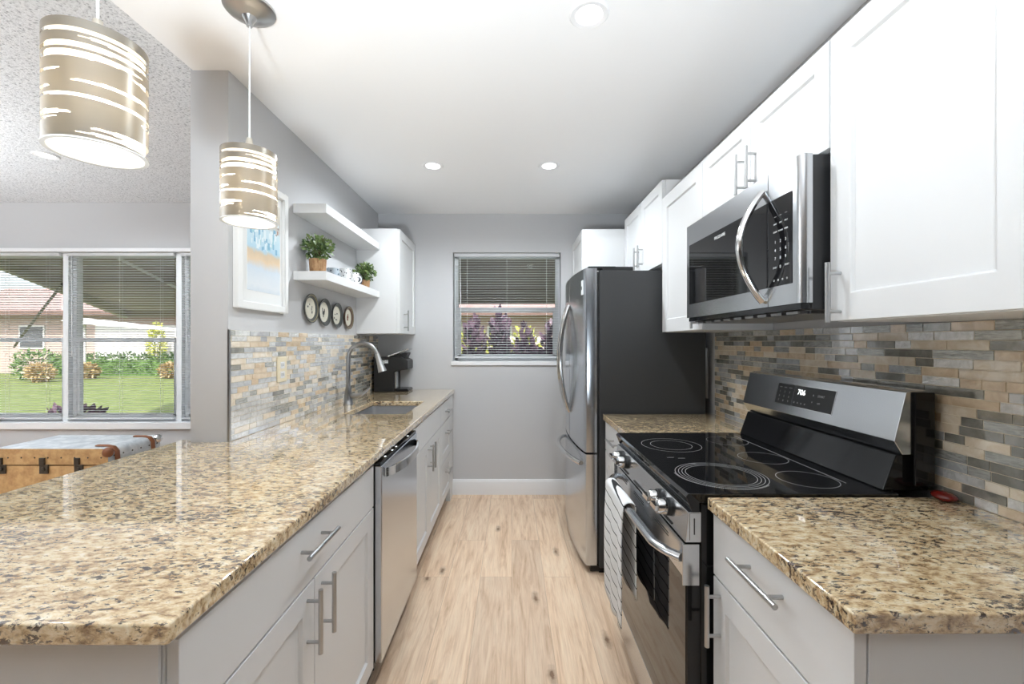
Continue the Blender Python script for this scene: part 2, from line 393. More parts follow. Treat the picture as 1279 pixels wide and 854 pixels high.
def blind(x0, x1, z0, z1, y, label, pitch=.0215, tilt=-.13, group=None):
    t = thing('window_blind', label, 'window blind', ((x0+x1)/2, y, z1), group)
    bm = BM(); box(bm, x0, x1, y-.014, y+.014, z1-.028, z1); obj('headrail', bm, slat_m, t, bev=.002)
    bm = BM(); z = z1-.045; w = .0125
    while z > z0+.03:
        pr = []
        for k in range(5):
            s = -1+k*.5; pr.append((y+s*w*math.cos(tilt), z+s*w*math.sin(tilt)+.0022*(1-s*s)))
        for k in range(4):
            a, b = pr[k], pr[k+1]
            A = [bm.verts.new((xx, *q)) for xx, q in ((x0+.004, a), (x1-.004, a), (x1-.004, b), (x0+.004, b))]
            bm.faces.new(A)
        z -= pitch
    o = obj('slats', bm, slat_m, t, fix=False)
    md = o.modifiers.new('thick', 'SOLIDIFY'); md.thickness = .0008
    bm = BM(); box(bm, x0+.002, x1-.002, y-.012, y+.012, z0, z0+.014); obj('bottom_rail', bm, slat_m, t, bev=.002)
    for q in (.12, .5, .88):
        xx = x0+(x1-x0)*q; bm = BM()
        for dy in (-.0135, .0135): box(bm, xx-.0008, xx+.0008, y+dy-.0005, y+dy+.0005, z0+.01, z1-.02)
        obj('ladder_cord', bm, slat_m, t)
    bm = BM(); cyl(bm, (x0+.05, y-.017, z1-.02), (x0+.055, y-.017, z1-.62*(z1-z0)), .003, 6); obj('tilt_wand', bm, frame_w, t)
    return t
blind(KW[0]+.012, KW[1]-.012, KW[2]+.045, KW[3]-.006, YB+.028, 'white mini blind over the small kitchen window at the end wall', tilt=.10)
wl = ['white mini blind on the left living room window at the photo edge', 'white mini blind on the middle living room window above the trunk', 'white mini blind half hidden behind the grey wall end']
for i in range(3):
    blind(LWX[i]+.03, LWX[i+1]-.03, LW[2]+.05, LW[3]-.016, YB+.02, wl[i], group=None)

# ------------------------------------------------------------------ outdoors
bm = BM(); box(bm, -45, 25, YB+.16, 60, -.35, -.12); o = struct('ground', bm, grass_m); tag(o, 'green lawn outside the windows', 'lawn', kind='structure')
bm = BM(); prism(bm, [(-9.5, 6.6), (-2.5, 10.2), (4, 12.0), (4, 10.9), (-2.5, 9.2), (-9.5, 5.7)], 2, -.12, -.105); o = struct('path', bm, path_m); tag(o, 'pinkish concrete path crossing the lawn', 'path', kind='structure')
# house across the lawn
h = thing('house', 'low pink house with tiled roof across the lawn', 'house', (-9, 21.5, -.12))
bm = BM(); box(bm, -27, -9.6, 20.2, 27, -.12, 2.75); box(bm, -9.6, 4, 21, 27, -.12, 2.75); obj('wall', bm, housew_m, h)
bm = BM(); prism(bm, [(19.6, 2.72), (23.6, 4.25), (27.6, 2.72), (27.6, 2.6), (19.6, 2.6)], 0, -27.5, 4.5); obj('roof', bm, roof_m, h, smooth=False)
bm = BM(); box(bm, -27.5, 4.5, 19.52, 19.6, 2.52, 2.74); obj('fascia', bm, mat('fascia_brown', (.16, .10, .08), .7), h)
bm = BM(); box(bm, -19.4, -15.4, 20.12, 20.2, .1, 2.1); obj('garage_door', bm, houseg_m, h)
bm = BM(); box(bm, -9.0, -4.8, 20.9, 21.0, .5, 1.9); obj('garage_door', bm, houseg_m, h)
for xx in (-23.0, -13.6, -3.6, -1.2):
    bm = BM(); yy = 20.15 if xx < -9.6 else 20.95; box(bm, xx, xx+1.2, yy, yy+.05, 1.0, 2.1); wq = obj('window', bm, houseg_m, h)
    bm = BM(); box(bm, xx+.08, xx+1.12, yy-.02, yy, 1.08, 2.02); obj('pane', bm, winglass_dark, wq)
t = thing('carport', 'low white flat roofed canopy in front of the pink house', 'carport', (-15.5, 17.8, -.12))
bm = BM(); prism(bm, [(-18.3, 2.20), (-17.5, 2.30), (-13.4, 1.84), (-13.4, 1.74), (-17.9, 2.08)], 1, 17.5, 17.98); obj('roof', bm, houseg_m, t, smooth=False)
for xx in (-17.6, -13.7):
    bm = BM(); cyl(bm, (xx, 17.8, -.12), (xx, 17.8, 1.80 if xx > -15 else 2.1), .05, 8); obj('post', bm, houseg_m, t)
# patio roof outside the living windows
t = thing('patio_awning', 'olive grey ribbed patio roof sloping down outside the living room windows', 'awning', (-4, YB+.2, 2.4))
nl, fl, fr_, nr = Vector((-5.5, YB+.17, 2.42)), Vector((-7.6, 8.5, 1.93)), Vector((-1.55, 8.5, 1.93)), Vector((-1.55, YB+.17, 2.42))
bm = BM(); N = 34
for i in range(N):
    a0, a1 = i/N, (i+1)/N; m0 = (a0+a1)/2
    for (q0, q1, dz) in ((a0, m0, 0), (m0, a1, .035)):
        A, B, C, D = nl.lerp(fl, q0), nr.lerp(fr_, q0), nr.lerp(fr_, q1), nl.lerp(fl, q1)
        vs = [bm.verts.new(p+Vector((0, 0, dz))) for p in (A, B, C, D)]+[bm.verts.new(p+Vector((0, 0, .06))) for p in (A, B, C, D)]
        for f in ((0,1,2,3), (7,6,5,4), (0,4,5,1), (1,5,6,2), (2,6,7,3), (3,7,4,0)): bm.faces.new([vs[k] for k in f])
obj('roof_panel', bm, awn_m, t, smooth=False)
def beam(bm, a, b, w, hh):
    a, b = Vector(a), Vector(b); d = (b-a).normalized(); s = d.cross(Vector((0, 0, 1))).normalized()*w/2; u = Vector((0, 0, hh))
    vs = [bm.verts.new(p+q) for p in (a, b) for q in (-s, s, s+u, -s+u)]
    for f in ((0,1,2,3), (7,6,5,4), (0,4,5,1), (1,5,6,2), (2,6,7,3), (3,7,4,0)): bm.faces.new([vs[k] for k in f])
bm = BM(); beam(bm, nl-Vector((0, 0, .10)), fl-Vector((0, 0, .14)), .06, .2); obj('edge_beam', bm, awnbeam_m, t, smooth=False)
bm = BM(); beam(bm, fl-Vector((0, 0, .1)), fr_-Vector((0, 0, .1)), .06, .16); obj('edge_beam', bm, awnbeam_m, t, smooth=False)
bm = BM(); beam(bm, (-6.3, 5.9, 2.12), (-1.6, 5.9, 2.12), .05, .08); obj('purlin', bm, awnbeam_m, t, smooth=False)
bm = BM(); tube(bm, [(-4.3, 4.5, 2.30), (-5.4, 7.9, 1.94)], .018, 8); obj('brace', bm, frame_w, t)
bm = BM(); tube(bm, [(-7.0, 6.2, 1.45), (-5.2, 5.0, 1.995)], .015, 8); tube(bm, [(-7.0, 6.2, 1.45), (-7.6, 6.6, 1.25)], .015, 8); obj('strut', bm, iron, t)
for xx in (-1.62,):
    bm = BM(); cyl(bm, (xx, 8.45, -.12), (xx, 8.45, 1.9), .03, 10); obj('post', bm, awnbeam_m, t)
# hood awning over kitchen window
t = thing('window_awning', 'grey slatted hood awning outside the kitchen window', 'awning', (0, YB+.2, 2.3))
bm = BM()
for i in range(10):
    q = i/10; y0 = YB+.17+q*1.25; z0 = 2.30-q*.52
    prism(bm, [(y0, z0), (y0+.14, z0-.052), (y0+.14, z0-.04), (y0, z0+.03)], 0, -1.0, 1.0)
obj('hood', bm, awng_m, t, smooth=False)
bm = BM(); tube(bm, [(-.95, YB+.18, 1.5), (-.95, YB+1.4, 1.77)], .012, 6); obj('arm', bm, awng_m, t)
bm = BM(); tube(bm, [(.95, YB+.18, 1.5), (.95, YB+1.4, 1.77)], .012, 6); obj('arm', bm, awng_m, t)

def leaves(bm, c, r, n, size, seed, asp=.45, shell=.55, squash=1, mi=0, upward=0.):
    R = random.Random(seed)
    for _ in range(n):
        d = Vector((R.gauss(0, 1), R.gauss(0, 1), R.gauss(0, 1))).normalized(); k = (shell+(1-shell)*R.random())
        p = Vector((c[0]+d.x*r[0]*k, c[1]+d.y*r[1]*k, c[2]+d.z*r[2]*k))
        ax = (d+Vector((R.uniform(-.8, .8), R.uniform(-.8, .8), R.uniform(-.5, .8)+upward))).normalized(); u, v = frame_of(ax)
        a = R.random()*2*PI; s = u*math.cos(a)+v*math.sin(a); nn = ax.cross(s); L = size*R.uniform(.7, 1.25); w = L*asp
        pts = [p, p+ax*L*.35+s*w*.5+nn*w*.12, p+ax*L*.75+s*w*.35, p+ax*L+nn*w*.1, p+ax*L*.75-s*w*.35, p+ax*L*.35-s*w*.5+nn*w*.12]
        vs = [bm.verts.new(q) for q in pts]
        for f in ((0,1,2,3), (0,3,4,5)):
            fc = bm.faces.new([vs[i] for i in f]); fc.material_index = mi
def shrub(x, y, z, rx, ry, rz, n, size, m, label, seed, cat='shrub', name='shrub', group=None, **kw):
    t = thing(name, label, cat, (x, y, z), group)
    bm = BM(); leaves(bm, (x, y, z+rz*1.05), (rx, ry, rz), n, size, seed, **kw); obj('foliage', bm, m, t, fix=False)
    bm = BM()
    R = random.Random(seed)
    for k in range(5):
        a = R.random()*2*PI; tube(bm, [(x, y, z), (x+.25*rx*math.cos(a), y+.25*ry*math.sin(a), z+rz*.7), (x+.6*rx*math.cos(a), y+.6*ry*math.sin(a), z+rz*1.4)], [.02, .014, .006], 5)
    obj('stem', bm, stem_m, t)
    return t
# trimmed hedge in front of house, one continuous thing
bm = BM(); R = random.Random(3)
for i in range(16): leaves(bm, (-19.3+i*.70, 18.6, .36), (.62, .45, .52), 420, .12, 30+i)
box(bm, -19.6, -8.5, 18.4, 18.8, -.12, .55)
tag(obj('hedge', bm, hedge_m, fix=False), 'long green trimmed hedge in front of the pink house', 'hedge')
for k, (x, y, s, m, lb) in enumerate([(-18.3, 16.6, .75, hedge_m, 'rounded green bush left of the hedge at the photo edge'), (-17.0, 15.6, .42, crot_m, 'tan reddish bush in front of the rounded green bush'),
                                      (-16.6, 16.9, .38, crot_m, 'tan reddish bush before the hedge, at the left of the middle window'), (-13.5, 17.1, .40, crot_m, 'tan reddish bush before the hedge, at the right of the middle window')]):
    shrub(x, y, -.12, s, s*.8, s*.75, 700, .13, m, lb, 60+k)
shrub(-15.9, 19.32, -.12, .42, .06, 1.15, 700, .14, yell_m, 'bright yellow green bush rising above the hedge', 71)
for k, (x, y) in enumerate([(-6.15, 6.1), (-4.1, 5.9)]):
    shrub(x, y, -.12, .45, .3, .24, 260, .16, purp_m, ['dark low plant outside the left living room window', 'dark low plant outside the middle living room window'][k], 80+k, cat='plant', name='low_plant')
# bed behind kitchen window
xs = [-.85, -.5, -.16, .18, .52, .86]
for k, x in enumerate(xs):
    shrub(x, 5.6+.12*(k % 2), -.12, .15, .17, .80+.05*((k*7) % 3), 620, .13, purp_m, 'purple leaved shrub seen through the kitchen window blind', 90+k, group='purple shrubs outside the kitchen window', asp=.45, upward=.8)
for k, (x, y, w, hh, m) in enumerate([(-.7, 8.3, .45, .83, yell_m), (.25, 8.9, .40, .84, yell_m), (1.2, 8.2, .4, .84, hedge_m), (-1.5, 10.2, .7, .95, hedge_m)]):
    shrub(x, y, -.12, w, .4, hh, 800, .15, m, ['yellow green bush behind the left purple shrubs', 'yellow green bush behind the middle purple shrubs', 'green bush behind the right purple shrubs', 'green bush farthest back left outside the kitchen window'][k], 120+k)
bm = BM(); box(bm, -3.5, 5, 14, 14.2, -.12, 1.5); tag(obj('garden_wall', bm, mat('garden_wall_paint', (.60, .52, .50), .8)), 'pale garden wall far outside behind the bushes', 'wall')

# ------------------------------------------------------------------ countertops
bm = BM()
cells(bm, [-1.385, XS-.002, XL+.001, -.965, -.61, -.499], [.627, YS-.002, 1.815, 2.46, 2.99, YB-.002], SLAB, TOP,
      lambda x, y: not (x < XS and y > 1.815) and not (XS-.003 < x < XL and y > YS-.002) and not (-.965 < x < -.61 and 2.46 < y < 2.99))
tag(obj('countertop', bm, granite, bev=.005), 'long speckled tan granite countertop with sink running from the peninsula to the end wall', 'countertop')
bm = BM(); box(bm, .516, XR-.001, .652, 1.144, SLAB, TOP)
tag(obj('countertop', bm, granite, bev=.004), 'short tan granite countertop right of the stove, nearest the camera', 'countertop')
bm = BM(); box(bm, .516, XR-.001, 1.936, 2.458, SLAB, TOP)
tag(obj('countertop', bm, granite, bev=.004), 'small tan granite countertop between the stove and refrigerator', 'countertop')

# ------------------------------------------------------------------ cabinets
def handle_v(px, sgn, y, z0, z1, parent):
    """vertical bar pull; sgn = direction of the room from the door face"""
    r = .006; x = px+sgn*.034; bm = BM(); cyl(bm, (x, y, z0), (x, y, z1), r, 14)
    q = (z1-z0)*.18
    for z in (z0+q, z1-q): cyl(bm, (px, y, z), (x, y, z), .0045, 10)
    return obj('handle', bm, nickel, parent, label='brushed nickel bar handle')
def handle_h(px, sgn, y0, y1, z, parent):
    r = .006; x = px+sgn*.034; bm = BM(); cyl(bm, (x, y0, z), (x, y1, z), r, 14)
    q = (y1-y0)*.18
    for y in (y0+q, y1-q): cyl(bm, (px, y, z), (x, y, z), .0045, 10)
    return obj('handle', bm, nickel, parent, label='brushed nickel bar handle')
def shaker(px, sgn, y0, y1, z0, z1, parent, name='door', st=.062, g=.0018, th=.02):
    """shaker front: face at px, frame with recessed flat panel, chamfered inner edge"""
    y0 += g; y1 -= g; z0 += g; z1 -= g; bm = BM(); xb = px-sgn*th; rec = px-sgn*.009
    def q(a, b, c, d): bm.faces.new([bm.verts.new(p) for p in (a, b, c, d)])
    O = [(y0, z0), (y1, z0), (y1, z1), (y0, z1)]; I = [(y0+st, z0+st), (y1-st, z0+st), (y1-st, z1-st), (y0+st, z1-st)]
    c = .004; J = [(I[0][0]+c, I[0][1]+c), (I[1][0]-c, I[1][1]+c), (I[2][0]-c, I[2][1]-c), (I[3][0]+c, I[3][1]-c)]
    for k in range(4):
        l = (k+1) % 4
        q((px, *O[k]), (px, *O[l]), (px, *I[l]), (px, *I[k]))
        q((px, *I[k]), (px, *I[l]), (rec, *J[l]), (rec, *J[k]))
        q((px, *O[k]), (xb, *O[k]), (xb, *O[l]), (px, *O[l]))
    q(*[(rec, *p) for p in J]); q(*[(xb, *p) for p in O][::-1])
    return obj(name, bm, white, parent, bev=.0015, smooth=True, ang=20)
def slabfront(px, sgn, y0, y1, z0, z1, parent, name='drawer', g=.0018):
    bm = BM(); box(bm, *sorted((px, px-sgn*.02)), y0+g, y1-g, z0+g, z1-g)
    return obj(name, bm, white, parent, bev=.0015)
def carcass(px, sgn, xback, y0, y1, z0, z1, parent, toe=True):
    bm = BM(); a, b = sorted((px-sgn*.0205, xback)); box(bm, a, b, y0+.0006, y1-.0006, z0, z1); obj('body', bm, white, parent, bev=.001)
    if toe:
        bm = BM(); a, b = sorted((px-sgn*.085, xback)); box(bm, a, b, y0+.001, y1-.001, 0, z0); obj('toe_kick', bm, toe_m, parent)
ZT = .879
# left base 1 (peninsula)
FX = -.513
c = thing('base_cabinet', 'white peninsula base cabinet with wide drawer over two doors, nearest on the left', 'cabinet', (-.8, 1.13, 0))
carcass(FX, 1, -1.09, .662, 1.606, .115, SLAB-.001, c)
d = slabfront(FX, 1, .664, 1.604, .715, ZT-.01, c); handle_h(FX, 1, 1.022, 1.195, .812, d)
d = shaker(FX, 1, .664, 1.124, .117, .713, c); handle_v(FX, 1, 1.083, .545, .705, d)
d = shaker(FX, 1, 1.124, 1.604, .117, .713, c); handle_v(FX, 1, 1.165, .545, .705, d)
bm = BM(); box(bm, -1.10, -.536, .655, .661, .02, SLAB-.001); obj('end_panel', bm, white, c, bev=.001)
bm = BM(); box(bm, -1.108, -1.1005, .655, 1.606, .0, SLAB-.001); obj('back_panel', bm, white, c, bev=.001)
bm = BM(); box(bm, -1.12, -1.105, 1.6075, YS-.006, .0, SLAB-.001); struct('trim_7', bm, white)
# sink base
c = thing('base_cabinet', 'white sink base cabinet with two doors past the dishwasher', 'cabinet', (-.8, 2.66, 0))
bm = BM()
for (a, b_) in ((2.2155, 2.232), (3.108, 3.1244)): box(bm, -1.16, FX-.0205, a, b_, .115, SLAB-.001)
box(bm, -1.16, FX-.0205, 2.232, 3.108, .115, .135); box(bm, -1.16, -1.145, 2.232, 3.108, .135, SLAB-.001)
box(bm, FX-.038, FX-.0205, 2.232, 3.108, .70, SLAB-.001)
obj('body', bm, white, c)
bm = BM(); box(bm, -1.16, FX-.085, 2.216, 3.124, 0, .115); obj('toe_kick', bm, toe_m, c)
slabfront(FX, 1, 2.217, 3.123, .715, ZT-.01, c, 'false_front')
d = shaker(FX, 1, 2.217, 2.67, .117, .713, c); handle_v(FX, 1, 2.63, .54, .70, d)
d = shaker(FX, 1, 2.67, 3.123, .117, .713, c); handle_v(FX, 1, 2.71, .54, .70, d)
# drawer stack
c = thing('base_cabinet', 'white three drawer base cabinet in the left corner by the end wall', 'cabinet', (-.8, 3.35, 0))
carcass(FX, 1, -1.16, 3.126, 3.6, .115, SLAB-.001, c)
for z0, z1 in ((.715, ZT-.01), (.42, .713), (.117, .418)):
    d = slabfront(FX, 1, 3.128, 3.598, z0, z1, c) if z1 > .8 else shaker(FX, 1, 3.128, 3.598, z0, z1, c, 'drawer')
    handle_h(FX, 1, 3.29, 3.44, (z0+z1)/2 + (.06 if z1 < .8 else 0), d)
bm = BM(); box(bm, FX-.04, FX-.002, 3.6, YB-.001, 0, SLAB-.001); obj('filler', bm, white, c)
# right base near
GX = .530
c = thing('base_cabinet', 'white base cabinet with drawer and door right of the stove', 'cabinet', (.83, .9, 0))
carcass(GX, -1, XR-.004, .676, 1.140, .115, SLAB-.001, c)
d = slabfront(GX, -1, .668, 1.140, .715, ZT-.002, c); handle_h(GX, -1, .815, .995, .825, d)
d = shaker(GX, -1, .668, 1.140, .117, .713, c); handle_v(GX, -1, 1.10, .55, .705, d)
bm = BM(); box(bm, GX+.022, XR-.004, .668, .675, .0, SLAB-.001); obj('end_panel', bm, white, c, bev=.001)
c = thing('base_cabinet', 'narrow white base cabinet between the stove and refrigerator', 'cabinet', (.83, 2.2, 0))
carcass(GX, -1, XR-.004, 1.942, 2.456, .115, SLAB-.001, c)
d = slabfront(GX, -1, 1.942, 2.456, .715, ZT-.002, c); handle_h(GX, -1, 2.12, 2.28, .81, d)
d = shaker(GX, -1, 1.942, 2.456, .117, .713, c)
# uppers right
UX = .84; UB = 1.378; UT = 2.127
c = thing('wall_cabinet', 'large white wall cabinet nearest the camera right of the microwave', 'cabinet', (1., .68, UB))
carcass(UX, -1, XR-.004, .216, 1.143, UB, UT, c, toe=False)
d = shaker(UX, -1, .68, 1.143, UB, UT, c, st=.068); handle_v(UX, -1, 1.105, 1.375, 1.528, d)
d = shaker(UX, -1, .216, .68, UB, UT, c, st=.068); handle_v(UX, -1, .26, 1.395, 1.55, d)
c = thing('wall_cabinet', 'short white two door wall cabinet directly above the microwave', 'cabinet', (1., 1.52, 1.83))
carcass(UX, -1, XR-.004, 1.145, 1.907, 1.838, UT, c, toe=False)
d = shaker(UX, -1, 1.145, 1.525, 1.838, UT, c, st=.055); handle_v(UX, -1, 1.49, 1.855, 2.0, d)
d = shaker(UX, -1, 1.525, 1.907, 1.838, UT, c, st=.055); handle_v(UX, -1, 1.56, 1.855, 2.0, d)
c = thing('wall_cabinet', 'tall white single door wall cabinet between microwave and refrigerator', 'cabinet', (1., 2.16, UB))
carcass(UX, -1, XR-.004, 1.909, 2.419, UB, UT, c, toe=False)
d = shaker(UX, -1, 1.909, 2.419, UB, UT, c, st=.068); handle_v(UX, -1, 1.945, 1.385, 1.53, d)
c = thing('wall_cabinet', 'white two door wall cabinet mounted high above the refrigerator side', 'cabinet', (1., 2.82, 1.764))
carcass(UX, -1, XR-.004, 2.421, 3.226, 1.764, 2.235, c, toe=False)
d = shaker(UX, -1, 2.421, 2.82, 1.764, 2.235, c, st=.06); handle_v(UX, -1, 2.78, 1.80, 1.945, d)
d = shaker(UX, -1, 2.82, 3.226, 1.764, 2.235, c, st=.06); handle_v(UX, -1, 2.86, 1.80, 1.945, d)
c = thing('wall_cabinet', 'deep white wall cabinet in the far right corner above the refrigerator', 'cabinet', (.85, 3.5, 1.764))
carcass(.523, -1, XR-.004, 3.229, YB-.001, 1.764, 2.168, c, toe=False)
shaker(.523, -1, 3.229, YB-.002, 1.764, 2.168, c, st=.06)
# upper left
c = thing('wall_cabinet', 'white wall cabinet over the coffee maker at the end of the left wall', 'cabinet', (-1., 3.5, 1.385))
carcass(-.84, 1, XL+.001, 3.23, YB-.001, 1.388, 2.172, c, toe=False)
d = shaker(-.84, 1, 3.23, YB-.002, 1.388, 2.172, c, st=.065); handle_v(-.84, 1, 3.36, 1.41, 1.57, d)

# ------------------------------------------------------------------ mosaic backsplashes
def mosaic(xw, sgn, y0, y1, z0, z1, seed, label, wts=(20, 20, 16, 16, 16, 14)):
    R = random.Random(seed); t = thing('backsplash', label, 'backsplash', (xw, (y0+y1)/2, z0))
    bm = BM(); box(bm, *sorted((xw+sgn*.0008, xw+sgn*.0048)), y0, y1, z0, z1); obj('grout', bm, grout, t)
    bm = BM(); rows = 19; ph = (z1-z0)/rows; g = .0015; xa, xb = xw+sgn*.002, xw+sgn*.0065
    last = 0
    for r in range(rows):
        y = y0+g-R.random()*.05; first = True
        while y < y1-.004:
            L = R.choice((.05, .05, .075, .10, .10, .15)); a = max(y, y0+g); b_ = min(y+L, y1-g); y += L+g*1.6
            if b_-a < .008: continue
            mi = R.choices((0, 1, 2, 3, 4, 5), wts if a < 3.1 else (28, 18, 34, 6, 6, 8))[0]  # darker mix at the far end stands in for dark reflections in the tiles
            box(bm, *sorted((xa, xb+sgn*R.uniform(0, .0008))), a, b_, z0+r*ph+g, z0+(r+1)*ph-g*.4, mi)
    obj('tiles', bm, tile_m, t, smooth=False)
    return t
mosaic(XL, 1, YS+.006, 3.74, TOP+.0005, 1.374, 5, 'mosaic tile backsplash on the left wall behind the faucet', (14, 8, 4, 28, 26, 20))  # same tiles as the right wall; paler mix imitates their glossy glare
mosaic(XR, -1, .15, 2.456, TOP+.0005, UB-.001, 11, 'mosaic tile backsplash on the right wall behind the stove')
t = thing('wall_outlet', 'cream outlet plate on the left mosaic backsplash', 'outlet', (XL+.007, 2.17, 1.20))
bm = BM(); box(bm, XL+.0065, XL+.013, 2.125, 2.215, 1.125, 1.25); obj('cover_plate', bm, mat('outlet_cream', (.75, .66, .48), .4), t, bev=.003)
for dz in (.022, -.026):
    bm = BM(); box(bm, XL+.013, XL+.0145, 2.15, 2.19, 1.187+dz-.017, 1.187+dz+.017); s = obj('socket', bm, white, t, bev=.001)
    bm = BM(); box(bm, XL+.0145, XL+.0148, 2.160, 2.163, 1.187+dz-.006, 1.187+dz+.008); box(bm, XL+.0145, XL+.0148, 2.176, 2.179, 1.187+dz-.006, 1.187+dz+.008); obj('slot', bm, black, s)

# ------------------------------------------------------------------ dishwasher
t = thing('dishwasher', 'stainless steel dishwasher under the left countertop', 'dishwasher', (-.8, 1.91, 0))
bm = BM(); box(bm, -1.10, -.515, 1.611, 2.209, .10, .878); obj('tub', bm, blackm, t)
bm = BM(); box(bm, -.5145, -.4855, 1.613, 2.207, .125, .862); obj('door', bm, steel_v, t, bev=.004)
bm = BM(); box(bm, -.5145, -.490, 1.613, 2.207, .8625, .874); obj('control_strip', bm, black, t, bev=.002)
bm = BM()
for yy in (1.70, 1.80, 1.86, 2.07): box(bm, -.503, -.497, yy, yy+.012, .874, .8745)
obj('indicator', bm, led, t)
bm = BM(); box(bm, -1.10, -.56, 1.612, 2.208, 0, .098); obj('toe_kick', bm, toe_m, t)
bm = BM(); pts = []
for k in range(17):
    q = k/16; pts.append((-.4855+.055*math.sin(PI*min(1, max(0, q)))**.6, 1.655+q*.51, .825))
prof = pts; n = len(pts)
A = [bm.verts.new((p[0], p[1], z)) for p in pts for z in (.808, .842)]
B = [bm.verts.new((p[0]-.008 if 0 < i < n-1 else p[0]-.004, p[1], z)) for i, p in enumerate(pts) for z in (.808, .842)]
for i in range(n-1):
    for S in (A, B): bm.faces.new((S[2*i], S[2*i+2], S[2*i+3], S[2*i+1]))
    bm.faces.new((A[2*i], A[2*i+2], B[2*i+2], B[2*i])); bm.faces.new((A[2*i+1], A[2*i+3], B[2*i+3], B[2*i+1]))
bm.faces.new((A[0], A[1], B[1], B[0])); bm.faces.new((A[-2], A[-1], B[-1], B[-2]))
obj('handle', bm, chrome, t, ang=50)

# ------------------------------------------------------------------ sink + faucet
t = thing('sink', 'stainless steel undermount sink in the left countertop', 'sink', (-.787, 2.72, .72))
bm = BM(); x0, x1, y0, y1 = -.968, -.607, 2.457, 2.993
def ring(x0, x1, y0, y1, z, r, seg=5):
    P = []
    for cx, cy, a in ((x1-r, y1-r, 0), (x0+r, y1-r, 90), (x0+r, y0+r, 180), (x1-r, y0+r, 270)):
        for k in range(seg+1):
            an = math.radians(a+90*k/seg); P.append((cx+r*math.cos(an), cy+r*math.sin(an), z))
    return [bm.verts.new(p) for p in P]
rs = [ring(x0-.012, x1+.012, y0-.012, y1+.012, SLAB-.002, .03), ring(x0+.002, x1-.002, y0+.002, y1-.002, SLAB-.002, .03), ring(x0+.004, x1-.004, y0+.004, y1-.004, .72, .035), ring(x0+.03, x1-.03, y0+.03, y1-.03, .70, .03)]
for a, b_ in zip(rs, rs[1:]):
    for k in range(len(a)): bm.faces.new((a[k], a[(k+1) % len(a)], b_[(k+1) % len(a)], b_[k]))
bm.faces.new(rs[-1]); obj('basin', bm, silver_m, t, fix=False)
bm = BM(); lathe(bm, (-.787, 2.73, .701), [(0, .004), (.02, .004), (.03, .006), (.042, .003), (.044, 0)], 24); obj('drain', bm, chrome, t)

fx, fy = -1.075, 2.84
t = thing('faucet', 'tall gooseneck pull-down faucet in dark brushed nickel behind the sink', 'faucet', (fx, fy, TOP))
bm = BM(); lathe(bm, (fx, fy, TOP), [(0, 0), (.031, 0), (.031, .006), (.027, .012), (.025, .06), (.0165, .12), (.0145, .135), (0, .135)], 28); obj('body', bm, gunmetal, t)
bm = BM(); P = [(fx, fy, TOP+.13), (fx, fy, TOP+.20), (fx, fy, TOP+.29)]; rr = .0965
for k in range(1, 19):
    a = PI-PI*k/18*.93; P.append((fx+rr+rr*math.cos(a), fy-.0*k, TOP+.305+rr*math.sin(a)))
tube(bm, P, .0135, 16); obj('spout', bm, gunmetal, t)
e = Vector(P[-1]); d = (e-Vector(P[-2])).normalized()
bm = BM(); tube(bm, [e-d*.006, e+d*.012, e+d*.02, e+d*.07, e+d*.115], [.0145, .0155, .0165, .021, .028], 20); sp = obj('spray_head', bm, nickel, t)
bm = BM(); tube(bm, [e+d*.1152, e+d*.1162], [.024, .023], 20); obj('nozzle', bm, blackm, sp)
bm = BM(); tube(bm, [(fx+.012, fy, TOP+.058), (fx+.06, fy-.005, TOP+.056), (fx+.085, fy-.008, TOP+.066), (fx+.115, fy-.012, TOP+.085), (fx+.15, fy-.02, TOP+.115)], [.017, .016, .013, .009, .005], 14, flat=(1, 1)); obj('lever', bm, gunmetal, t)

# ------------------------------------------------------------------ coffee maker
cx0, cx1, cy0, cy1 = -1.135, -.855, 3.545, 3.735
t = thing('coffee_maker', 'black single-serve coffee maker with silver handle in the corner', 'coffee maker', ((cx0+cx1)/2, (cy0+cy1)/2, TOP))
bm = BM(); prism(bm, [(cx0, TOP+.001), (cx0, TOP+.27), (cx0+.02, TOP+.285), (cx1-.06, TOP+.285), (cx1-.005, TOP+.262), (cx1, TOP+.25), (cx1, TOP+.185), (cx1-.085, TOP+.175), (cx1-.11, TOP+.16), (cx1-.11, TOP+.001)], 1, cy0, cy1)
obj('body', bm, blackm, t, bev=.006)
bm = BM(); prism(bm, [(cx1-.108, TOP+.001), (cx1-.108, TOP+.025), (cx1-.01, TOP+.025), (cx1, TOP+.018), (cx1, TOP+.001)], 1, cy0+.01, cy1-.01); obj('drip_tray', bm, black, t, bev=.003)
bm = BM(); beam(bm, (cx1-.175, (cy0+cy1)/2, TOP+.282), (cx1+.0, (cy0+cy1)/2, TOP+.345), .14, .016); obj('handle', bm, chrome, t, bev=.004)
bm = BM(); prism(bm, [(cx1-.17, TOP+.286), (cx1-.03, TOP+.275), (cx1-.01, TOP+.32), (cx1-.03, TOP+.325)], 1, cy0+.035, cy1-.035); obj('lid', bm, blackm, t, bev=.004)
bm = BM(); box(bm, cx0+.03, cx1-.16, cy0-.003, cy0-.0005, TOP+.235, TOP+.262); obj('name_band', bm, steel, t)
bm = BM(); box(bm, cx1-.105, cx1-.095, cy0+.002, cy0+.06, TOP+.03, TOP+.165); obj('reservoir_strip', bm, steel, t)

